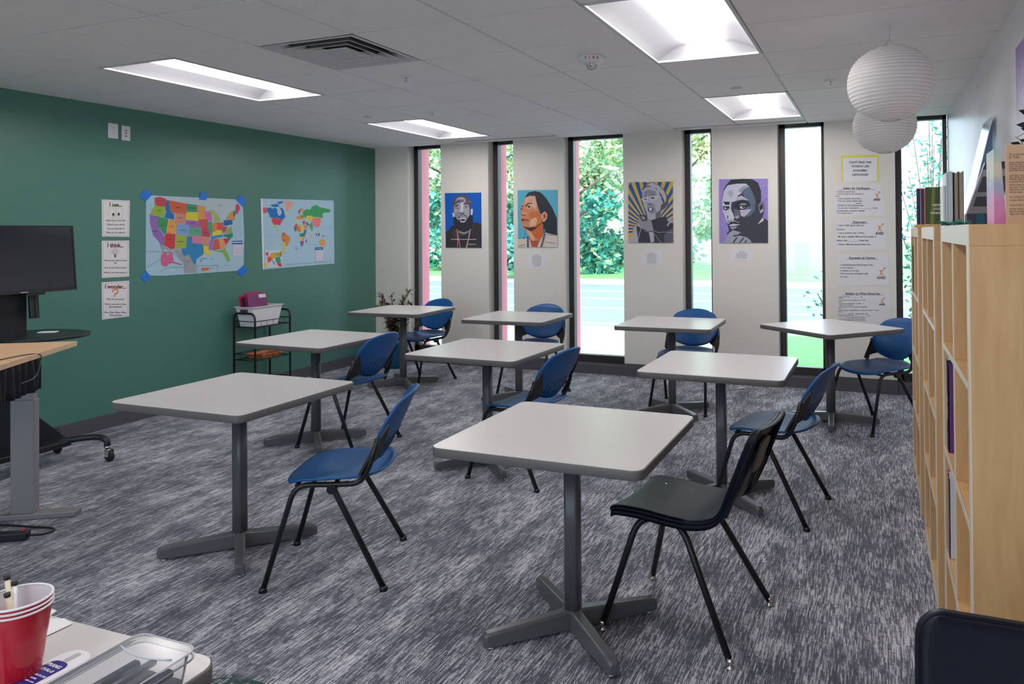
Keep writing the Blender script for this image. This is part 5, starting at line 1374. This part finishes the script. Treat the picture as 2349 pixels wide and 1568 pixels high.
# ---- television
tv = empty('television', (-4.93, 3.015, 1.12), label='black flat screen television with a dark reflecting screen on the wheeled stand', cat='television')
scr = mat('tv_screen', (30, 32, 42), .12, spec=.6, noise_amt=.02)
hwT, hT = .362, .422
TT = frame(Vector((.065, .0, .003)), (0, 1, 0), (-.085, 0, 1))
MB().prism(rr(2*hwT, hT, .006, 3, 0, hT/2), -.03, -.002, T=TT).build('bezel', bk, tv, bevel=.002)
MB().prism(rr(2*hwT-.022, hT-.030, .002, 2, 0, hT/2+.005), -.002, -.0004, T=TT).build('screen', scr, tv)
q = MB()
q.prism(rr(2*hwT, .012, .002, 2, 0, .006), -.002, .003, T=TT); q.prism(rr(2*hwT, .008, .002, 2, 0, hT-.004), -.002, .003, T=TT)
q.prism(rr(.010, hT, .002, 2, hwT-.005, hT/2), -.002, .003, T=TT); q.prism(rr(.010, hT, .002, 2, -hwT+.005, hT/2), -.002, .003, T=TT)
q.build('frame', bk, tv)
q = MB(); q.prism(rr(.045, .007, .001, 2, .03, .006), .003, .0042, T=TT); q.build('badge', mat('badge_silver', (150, 150, 156), .4), tv)
MB().prism(rr(.12, .018, .004, 2, .10, -.008), -.02, -.004, T=TT).build('sensor_bar', bk, tv)
q = MB(); q.prism(rr(.022, .15, .004, 3, .095, -.085), -.055, -.03, T=TT); q.prism(rr(.022, .15, .004, 3, .123, -.085), -.055, -.03, T=TT); q.build('mount_bracket', bk, tv)
MB().box((-.05, -.18, .08), (.03, .18, .34)).build('mount_plate', bk, tv)

# ---- standing desk
C = Vector((-4.03, 2.80, 0)); ea = Vector((.545, -.84, 0)).normalized(); eb = Vector((-.84, -.545, 0)).normalized()
dk2 = empty('standing_desk', C, label='height adjustable desk with a maple top and grey steel leg at the left edge', cat='desk')
TD = frame(Vector((0, 0, 0)), eb, ea)      # local x = depth, y = length ; z = eb x ea
flip = -1 if TD[2][2] < 0 else 1
def D(x, y, z): return eb*x+ea*y+Vector((0, 0, z))
def dbox(x0, x1, y0, y1, z0, z1, name, m, bv=.0, par_=None):
    q = MB(); P = [D(x, y, z) for z in (z0, z1) for x, y in ((x0, y0), (x1, y0), (x1, y1), (x0, y1))]
    vs = [q.bm.verts.new(p) for p in P]
    for f in ((0, 3, 2, 1), (4, 5, 6, 7), (0, 1, 5, 4), (1, 2, 6, 5), (2, 3, 7, 6), (3, 0, 4, 7)): q.bm.faces.new([vs[i] for i in f])
    return q.build(name, m, par_ or dk2, bevel=bv)
dbox(0, .62, 0, 1.25, .877, .902, 'desktop', maple, .001)
lg = mat('silver_grey_steel', (142, 136, 140), .4, metal=.1, noise_amt=.03)
for y in (.11, 1.1):
    dbox(-.05, .55, y-.04, y+.04, .0, .028, 'foot', lg, .004)
    dbox(.150, .262, y-.03, y+.03, .028, .62, 'leg_lower', lg, .004)
    dbox(.157, .255, y-.024, y+.024, .60, .877, 'leg_upper', lg, .003)
dbox(.10, .52, .40, 1.2, .845, .876, 'under_frame', bk)
# black gathered cable skirt hanging from the front edge
q = MB()
def sk(u, v):
    y = .37+.86*u; return D(.012+.012*math.sin(u*90)+.01*v*math.sin(u*37), y, .875-.155*v)
q.grid(sk, 160, 4)
q.grid(lambda u, v: D(.02+.26*u, .37+.012*math.sin(u*30), .875-.12*v*(1-.5*u)), 30, 3)
k_ = q.build('cable_skirt', mat('black_mesh_cloth', (28, 30, 38), .85, noise_amt=.1, nscale=60), dk2)
m_ = k_.modifiers.new('thickness', 'SOLIDIFY'); m_.thickness = .002
q = MB(); pts = bez([D(.20, .95, .904), D(.10, .72, .905), D(.03, .50, .906), D(-.004, .42, .895), D(-.012, .43, .86), D(-.02, .50, .80), D(-.014, .62, .79)], 8)
q.tube([C+p for p in pts], .0028, seg=6); tag(q.build('cable', mat('grey_cable', (70, 70, 78), .5)), 'thin grey cable looping over the front edge of the maple desk', 'cable')
q = MB(); P = [C+D(.52, .05, .903), C+D(.60, .45, .903), C+D(.35, .50, .903), C+D(.30, .12, .903)]
q.face(P); q.face([p+Vector((0, 0, .0012)) for p in P][::-1])
for i in range(4): q.face([P[i], P[(i+1) % 4], P[(i+1) % 4]+Vector((0, 0, .0012)), P[i]+Vector((0, 0, .0012))])
tag(q.build('paper_sheet', paper), 'white paper lying on the far side of the maple desk', 'paper')
# power strip and cord
ps = empty('power_strip', at_z(18, 1240, 0), math.radians(35), 'black power strip with a red switch on the carpet by the desk foot', 'power strip')
MB().box((-.22, -.028, .004), (.09, .028, .042)).build('body', bk, ps, bevel=.006)
MB().box((.055, -.010, .042), (.078, .010, .049)).build('switch', mat('red_switch', (180, 36, 40), .4), ps, bevel=.002)
pts = bez([(.088, 0, .02), (.14, .02, .012), (.17, .06, .010), (.15, .10, .010), (.05, .14, .010), (-.10, .20, .010), (-.3, .25, .010)], 8)
MB().tube(pts, .006, seg=8).build('power_cord', bk, ps)

# ---- wire cart
ct = empty('wire_cart', (-5.305, 5.46, 0), label='black three tier wire cart standing against the green wall', cat='cart')
hx, hy = .125, .22
for sy in (-1, 1):
    P = rounded([(-hx, sy*hy, .0), (-hx, sy*hy, .762), (hx, sy*hy, .762), (hx, sy*hy, .0)], .06, 7)
    MB().tube(P, .0095, seg=12).build('end_frame', black_mt, ct)
for z in (.635, .335, .075):
    q = MB()
    for zz in (z, z+.055):
        q.tube([(-hx, -hy, zz), (hx, -hy, zz), (hx, hy, zz), (-hx, hy, zz)], .0038, seg=6, closed=True)
    for k in range(1, 12): q.tube([(-hx+.0, -hy+k*hy/6, z), (hx, -hy+k*hy/6, z)], .0018, seg=5)
    for k in range(1, 5): q.tube([(-hx+k*hx/2.5, -hy, z+.002), (-hx+k*hx/2.5, hy, z+.002)], .0018, seg=5)
    for k in range(0, 7):
        for sx in (-1, 1): q.tube([(sx*hx, -hy+k*hy/3, z), (sx*hx, -hy+k*hy/3, z+.055)], .0018, seg=5)
    q.build('wire_tray', black_mt, ct, weld=False)
# white basket on top
def basket(name, loc, lx, ly, h, m, label, taper=.8, lip=.010, cat='basket'):
    e = empty(name, loc, label=label, cat=cat)
    q = MB(); t = .003
    def ring_(k, z, off=0): return [(sx*(lx/2*k-off), sy*(ly/2*k-off), z) for sx, sy in ((-1, -1), (1, -1), (1, 1), (-1, 1))]
    seqs = [ring_(taper, 0), ring_(1, h), [(x*(1+2*lip/lx), y*(1+2*lip/ly), z) for x, y, z in ring_(1, h)], [(x*(1+2*lip/lx), y*(1+2*lip/ly), z+.006) for x, y, z in ring_(1, h)], ring_(1, h+.006, t), ring_(taper, t, t)]
    vs = [[q.bm.verts.new(p) for p in r_] for r_ in seqs]
    for a, b in zip(vs[:-1], vs[1:]):
        for i in range(4): q.bm.faces.new([a[i], a[(i+1) % 4], b[(i+1) % 4], b[i]])
    q.bm.faces.new(vs[0][::-1]); q.bm.faces.new(vs[-1])
    q.build('tub', m, e); return e
bsk = basket('storage_basket', (-5.305, 5.42, .6395), .20, .37, .175, white_pl, 'white plastic basket of folders on the top tier of the wire cart')
MB().box((-.045, -.1865, .135), (.045, -.184, .157)).build('handle_slot', flat((92, 40, 60)), bsk)
def folder(y0, w_, h, lean, c, lb, x=0, zz=.644, tab=None):
    e = empty('folder', (-5.305+x, y0, zz), label=lb, cat='folder', group='folders in the white basket')
    q = MB(); A = [(-w_/2, 0, 0), (w_/2, 0, 0), (w_/2, lean, h), (-w_/2, lean, h)]; B = [(a[0], a[1]+.006, a[2]) for a in A]
    q.face(A); q.face(B[::-1]); [q.face([A[i], A[(i+1) % 4], B[(i+1) % 4], B[i]]) for i in range(4)]
    q.build('cover', flat(c, .45), e)
    if tab:
        q = MB(); A = [(w_/2-.10, lean*.86-.0012, h*.86), (w_/2-.02, lean*.86-.0012, h*.86), (w_/2-.02, lean*.985-.0012, h*.985), (w_/2-.10, lean*.985-.0012, h*.985)]; q.face(A); q.build('tab_label', paper, e)
def folder2(y0, lenY, h, dx, c, lb, xx, tilt, tab=False):
    """folder standing lengthwise along the basket, its face towards the room"""
    e = empty('folder', (xx, y0, .646), label=lb, cat='folder', group='folders in the white basket')
    q = MB(); A = [(0, 0, 0), (0, lenY, 0), (dx, lenY+tilt, h), (dx, tilt, h)]; B = [(a[0]-.006, a[1], a[2]) for a in A]
    q.face(A); q.face(B[::-1]); [q.face([A[i], A[(i+1) % 4], B[(i+1) % 4], B[i]]) for i in range(4)]
    q.build('cover', flat(c, .45), e)
    if tab:
        q = MB(); u = lambda s_, t_: (dx*t_+.0012, s_*lenY+tilt*t_, h*t_)
        q.face([u(.60, .84), (u(.97, .84)), u(.97, .95), u(.60, .95)]); q.build('tab_label', paper, e)
folder2(5.295, .23, .295, -.012, (128, 62, 112), 'purple folder with a white tab, frontmost in the white basket', -5.262, -.06, True)
folder2(5.285, .20, .305, -.012, (176, 48, 92), 'magenta folder just behind the purple one in the white basket', -5.285, -.055)
folder2(5.275, .15, .26, -.012, (50, 54, 70), 'dark slate folder leaning in the white basket', -5.31, -.045)
folder2(5.27, .10, .275, -.012, (190, 44, 84), 'bright crimson folder at the back left of the white basket', -5.338, -.05)
ob = basket('woven_tray', (-5.28, 5.46, .340), .18, .26, .035, mat('orange_wicker', (196, 112, 58), .6, noise_amt=.25, nscale=50, bump=.8, bscale=120), 'shallow orange woven tray on the middle tier of the wire cart', .85)
tag(MB().box((-.05, -.08, 0), (.05, .08, .012)).build('notepad', paper, None, (-5.28, 5.44, .3445), .2), 'cream notepad lying in the orange woven tray', 'notepad')
random.seed(6)
for k, c in enumerate(((70, 62, 66), (150, 92, 60), (88, 110, 80), (176, 168, 160))):
    tag(MB().box((-.075, -.10, 0), (.075, .10, .011)).build('magazine', mat('magazine_print_%d' % k, c, .4, noise_amt=.35, nscale=45), None, (-5.28, 5.5, .0795+k*.0115), random.uniform(-.15, .15)), ['dark lowest', 'brown second', 'green third', 'pale topmost'][k]+' magazine of the pile on the bottom tier of the cart', 'magazine', 'magazines on the bottom tier')

# ---- potted plant in the far corner
pp = at_z(917, 838, 0); 
e = empty('potted_plant', (pp.x-.0, pp.y-.1, 0), label='reddish leafed plant in a blue pot in the far left corner of the room', cat='plant')
MB().lathe([(.001, 0), (.115, 0), (.15, .27), (.158, .30), (.146, .30), (.138, .26), (.001, .25)], seg=28).build('pot', mat('blue_glazed_pot', (18, 92, 140), .35, noise_amt=.05), e)
MB().lathe([(.001, .262), (.139, .262)], seg=20).build('soil', mat('soil', (52, 40, 34), .95, noise_amt=.2), e)
st = MB(); lv = [MB(), MB()]; random.seed(21)
la = mat('burgundy_leaf', (84, 48, 50), .5, noise_amt=.2, nscale=8); lb_ = mat('olive_leaf', (96, 104, 62), .5, noise_amt=.2, nscale=8)
for k in range(22):
    a = random.uniform(0, 2*PI); R = random.uniform(.06, .24); h = random.uniform(.45, .86)
    P = bez([(0, 0, .26), (math.cos(a)*R*.3, math.sin(a)*R*.3, h*.7), (math.cos(a)*R, math.sin(a)*R, h)], 6); st.tube(P, .0035, seg=5)
    for i in range(3, len(P)):
        for q in range(3):
            d = Vector((random.gauss(0, 1), random.gauss(0, 1), random.gauss(.2, .6))).normalized(); s_ = d.cross(Vector((0, 0, 1))).normalized(); L_ = random.uniform(.05, .10)
            c = P[i]; lv[k % 2].face([c, c+d*L_*.5+s_*L_*.2, c+d*L_, c+d*L_*.5-s_*L_*.2])
st.build('stems', la, e); lv[0].build('leaves', la, e, weld=False); lv[1].build('leaves', lb_, e, weld=False)

# ---- scraps on the carpet
p = at_z(1703, 891, 0)
q = MB(); q.face([(-.03, -.012, .002), (.02, -.02, .010), (.03, .008, .003), (.0, .02, .016), (-.028, .012, .004)]); o = q.build('paper_scrap', paper, None, (p.x, p.y, 0)); m_ = o.modifiers.new('t', 'SOLIDIFY'); m_.thickness = .001
tag(o, 'crumpled white paper scrap on the carpet below the purple portrait', 'paper scrap')
p = at_z(1945, 1000, 0)
q = MB(); q.tube([(-.03, .03, .003), (0, 0, .006), (.03, -.03, .003)], [.002, .004, .002], seg=6); tag(q.build('dry_leaf', mat('dry_leaf', (120, 72, 46), .7), None, (p.x, p.y, 0)), 'small brown dry leaf on the carpet by the diamond turned table', 'leaf')

# ================================================================== FOREGROUND TABLE THINGS
TZ = .7378
# red cups, nested
cup_red = mat('red_cup_plastic', (186, 16, 42), .22, noise_amt=.02, spec=.6); cup_white = mat('cup_white', (232, 224, 230), .35, noise_amt=.02)
pc = at_z(41, 1365, .878)
CL = ['innermost and highest', 'middle', 'outermost and lowest']
for k in range(3):
    z0 = TZ+.014-.007*k
    e = empty('plastic_cup', (pc.x, pc.y, z0), label='red plastic cup with a white rim, %s of the three nested ones' % CL[k], cat='cup', group='nested red cups')
    hC = .122; r0_, r1_ = .031+.0001*k, .0465
    prof = []
    for i in range(25):
        t = i/24; r_ = r0_+(r1_-r0_)*t
        for st0, d in ((.28, .0012), (.62, .0012), (.84, .001)):
            if t > st0: r_ += d*.5
        prof.append((r_, hC*t))
    MB().lathe([(.001, 0)]+prof, seg=48).build('outer_wall', cup_red, e)
    MB().lathe([(.001, .0012)]+[(r_-.0008, z+.0006) for r_, z in prof[1:]], seg=48).build('lining', cup_white, e)
    rz = prof[-1][0]+.0006
    MB().tube([(rz*math.cos(2*PI*i/48), rz*math.sin(2*PI*i/48), hC+.001) for i in range(48)], .0021, seg=8, closed=True).build('rim', cup_white, e, weld=False)
# brushes / pencils in the cup
wood_l = mat('pale_wood', (222, 204, 178), .5, noise_amt=.05)
for k, (dx, dy, lx, ly, c, lb) in enumerate(((-.010, .0, -.028, .004, (30, 30, 32), 'black tipped wooden brush leaning at the left in the red cup'), (-.004, -.010, -.020, .012, (222, 222, 220), 'white handled brush with a green band in the red cup'), (.004, .008, -.014, -.004, (24, 110, 84), 'green banded wooden brush on the right in the red cup'))):
    e = empty('paint_brush', (pc.x, pc.y, TZ+.018), label=lb, cat='brush', group='brushes in the cup')
    A = Vector((-dx, dy, 0)); B = Vector((lx-.008, ly, .148-.012*k))
    MB().tube([A, A.lerp(B, .62)], [.0025, .0042], seg=8).build('ferrule_band', flat((26, 112, 84), .4), e)
    MB().tube([A.lerp(B, .55), A.lerp(B, .60), A.lerp(B, .95)], [.0044, .0048, .0044], seg=8).build('handle', wood_l if k != 1 else white_pl, e)
    MB().tube([A.lerp(B, .95), B], [.005, .0055], seg=8).build('tip', flat((34, 32, 34), .5), e)
# white papers
def sheet_on(ptsx, z, label):
    q = MB(); P = [at_z(x, y, z) for x, y in ptsx]; c = sum(P, Vector())/len(P)
    A = [p-c for p in P]; B = [p+Vector((0, 0, .0006)) for p in A]; q.face(B); q.face(A[::-1])
    for i in range(len(A)): q.face([A[i], A[(i+1) % len(A)], B[(i+1) % len(A)], B[i]])
    tag(q.build('paper_sheet', paper, None, c), label, 'paper', 'papers beside the cups')
sheet_on([(130, 1400), (60, 1372), (-60, 1420), (40, 1470)], TZ+.0006, 'lower white paper sheet behind the red cups')
sheet_on([(148, 1418), (166, 1430), (94, 1464), (-30, 1530), (-90, 1490), (30, 1420)], TZ+.0016, 'upper white paper sheet sticking out beside the red cups')
# watercolour tray
c0 = at_z(200, 1497, TZ+.012); c1 = at_z(20, 1590, TZ+.012)
ax = (c1-c0).normalized(); ay = Vector((-ax.y, ax.x, 0)); L_ = .27
if ay.dot(rt) > 0: ay = -ay
e = empty('paint_set', (c0.x, c0.y, TZ), label='white watercolour set with a blue label and round colour pans, front left on the table', cat='paint set')
TP_ = frame(Vector((0, 0, 0)), ax, Vector((0, 0, 1)).cross(ax))
e.location = c0*1; e.location.z = TZ
off = Vector((0, -.010, 0))
MB().prism(rr(.27, .062, .026, 8, .13, 0), 0, .012, T=TP_ @ Matrix.Translation(off)).build('case', white_pl, e, bevel=.003)
MB().prism(rr(.030, .013, .006, 6, .020, .0), .012, .0123, T=TP_ @ Matrix.Translation(off)).build('hang_hole', flat((170, 172, 178)), e)
MB().prism(rr(.215, .042, .014, 6, .142, 0), .012, .0126, T=TP_ @ Matrix.Translation(off)).build('blue_label', flat((44, 34, 122), .3), e)
q = MB()
for i, (t, x, y, sz) in enumerate((('PRANG', .052, -.002, .0105), ('OVAL-8', .064, .0, .009), ('WATERCOLORS', .078, 0, .0056), ('acuarelas', .086, 0, .0056), ('8 washable colors', .094, 0, .0048))):
    TXX = TP_ @ Matrix.Translation(off+Vector((x, y, .0129))) @ Matrix.Rotation(PI/2, 4, 'Z')
    text_into(q, t, sz, TXX, flat((232, 230, 240)), bold=.03)
q.build('lettering', None, e, weld=False)
PC = [(214, 40, 60), (226, 100, 58), (232, 188, 40), (30, 140, 92), (40, 90, 180), (96, 50, 140)]
for i, c in enumerate(PC):
    q = MB(); T = TP_ @ Matrix.Translation(off+Vector((.112+.0195*i, .005, .0127)))
    q.lathe([(.001, 0), (.0088, 0), (.0088, .0006), (.001, .0006)], m=flat((230, 228, 236)), seg=20, T=T); q.lathe([(.001, .0007), (.0072, .0007), (.0072, .0012), (.001, .0012)], m=flat(c, .35), seg=20, T=T)
    q.build('colour_pan', None, e)
MB().tube([TP_ @ (off+Vector((.105, -.012, .0145))), TP_ @ (off+Vector((.18, -.015, .0145)))], .0014, seg=6, m=flat((214, 70, 110))).build('brush', None, e)
# clear plastic box with markers
A = at_z(322, 1441, TZ+.058); B = at_z(449, 1474, TZ+.058); Cc = at_z(150, 1545, TZ+.058)
uy = (B-A); uy.z = 0; wB = .135; uy = uy.normalized(); ux = Vector((uy.y, -uy.x, 0))
dirn = (at_z(60, 1600, TZ+.058)-A); dirn.z = 0
if ux.dot(dirn) < 0: ux = -ux
# box edges: short edge A->B, long edge towards the camera left
ux = (ux*1.0).normalized()
e = empty('clear_box', (A.x, A.y, TZ), label='clear plastic lidded box of dark markers at the front of the table', cat='box')
e.location = (A.x, A.y, TZ)
TBx = frame(Vector((0, 0, 0)), ux, uy); 
if TBx[2][2] < 0: TBx = frame(Vector((0, 0, 0)), uy, ux); swap = True
else: swap = False
LB_, hB = .28, .052
def bxp(x, y, z):
    return (ux*x+uy*y+Vector((0, 0, z)))
def clear_shell(x0, x1, y0, y1, z0, z1, r_, tp, name, top=True):
    q = MB(); w1, w2 = x1-x0, y1-y0
    R = rr(w1, w2, r_, 6, (x0+x1)/2, (y0+y1)/2); cx_, cy_ = (x0+x1)/2, (y0+y1)/2
    lo_ = [bxp(cx_+(x-cx_)*tp, cy_+(y-cy_)*tp, z0) for x, y in R]; hi_ = [bxp(x, y, z1) for x, y in R]
    a = [q.bm.verts.new(p) for p in lo_]; b = [q.bm.verts.new(p) for p in hi_]; n = len(R)
    for i in range(n): f = q.bm.faces.new([a[i], a[(i+1) % n], b[(i+1) % n], b[i]]); f.smooth = True
    q.bm.faces.new(b if top else a[::-1])
    return q.build(name, clear_pl, e)
clear_shell(.006, LB_-.006, .006, .129, .002, .040, .018, .94, 'tub', top=False)
clear_shell(0, LB_, 0, .135, .038, hB, .022, 1.03, 'lid')
q = MB()
rm_ = rr(LB_, .135, .022, 6, LB_/2, .0675); q.tube([bxp(x, y, .039) for x, y in rm_], .0016, seg=6, closed=True); q.tube([bxp(x, y, hB) for x, y in rm_], .0014, seg=6, closed=True)
for xx in (.045, .235): q.tube([bxp(xx+.012*math.sin(t/8*PI), .01+.115*t/8, hB+.001) for t in range(9)], .0016, seg=6)
q.build('moulded_edge', clear_edge, e)
random.seed(31)
mk = [((48, 60, 84), 'dark blue'), ((58, 70, 92), 'slate blue'), ((44, 52, 72), 'navy'), ((66, 78, 98), 'blue grey'), ((50, 56, 78), 'ink blue'), ((72, 80, 96), 'dusty blue'), ((40, 48, 66), 'black blue'), ((60, 66, 86), 'steel blue')]
for k, (c, nm) in enumerate(mk):
    x_, y_ = .022+.014*(k % 3), .022+.0125*k
    a_ = random.uniform(-.05, .05); z_ = .014+.011*(k % 2)
    L0 = .135+.03*(k % 2); P0 = bxp(x_, y_, z_); d_ = (ux*math.cos(a_)+uy*math.sin(a_)*.5).normalized()
    m = empty('marker', e.location+P0, label='%s marker inside the clear plastic box, %s' % (nm, ('nearest its open corner' if k == 7 else 'at its left end' if k == 0 else 'number %d across from its left side' % (k+1))), cat='marker', group='markers in the clear box')
    MB().tube([(0, 0, 0), tuple(d_*L0*.72)], .0061, seg=12).build('barrel', flat(c, .35), m)
    MB().tube([tuple(d_*L0*.72), tuple(d_*L0)], .0066, seg=12).build('cap', flat((34, 40, 56), .35), m)
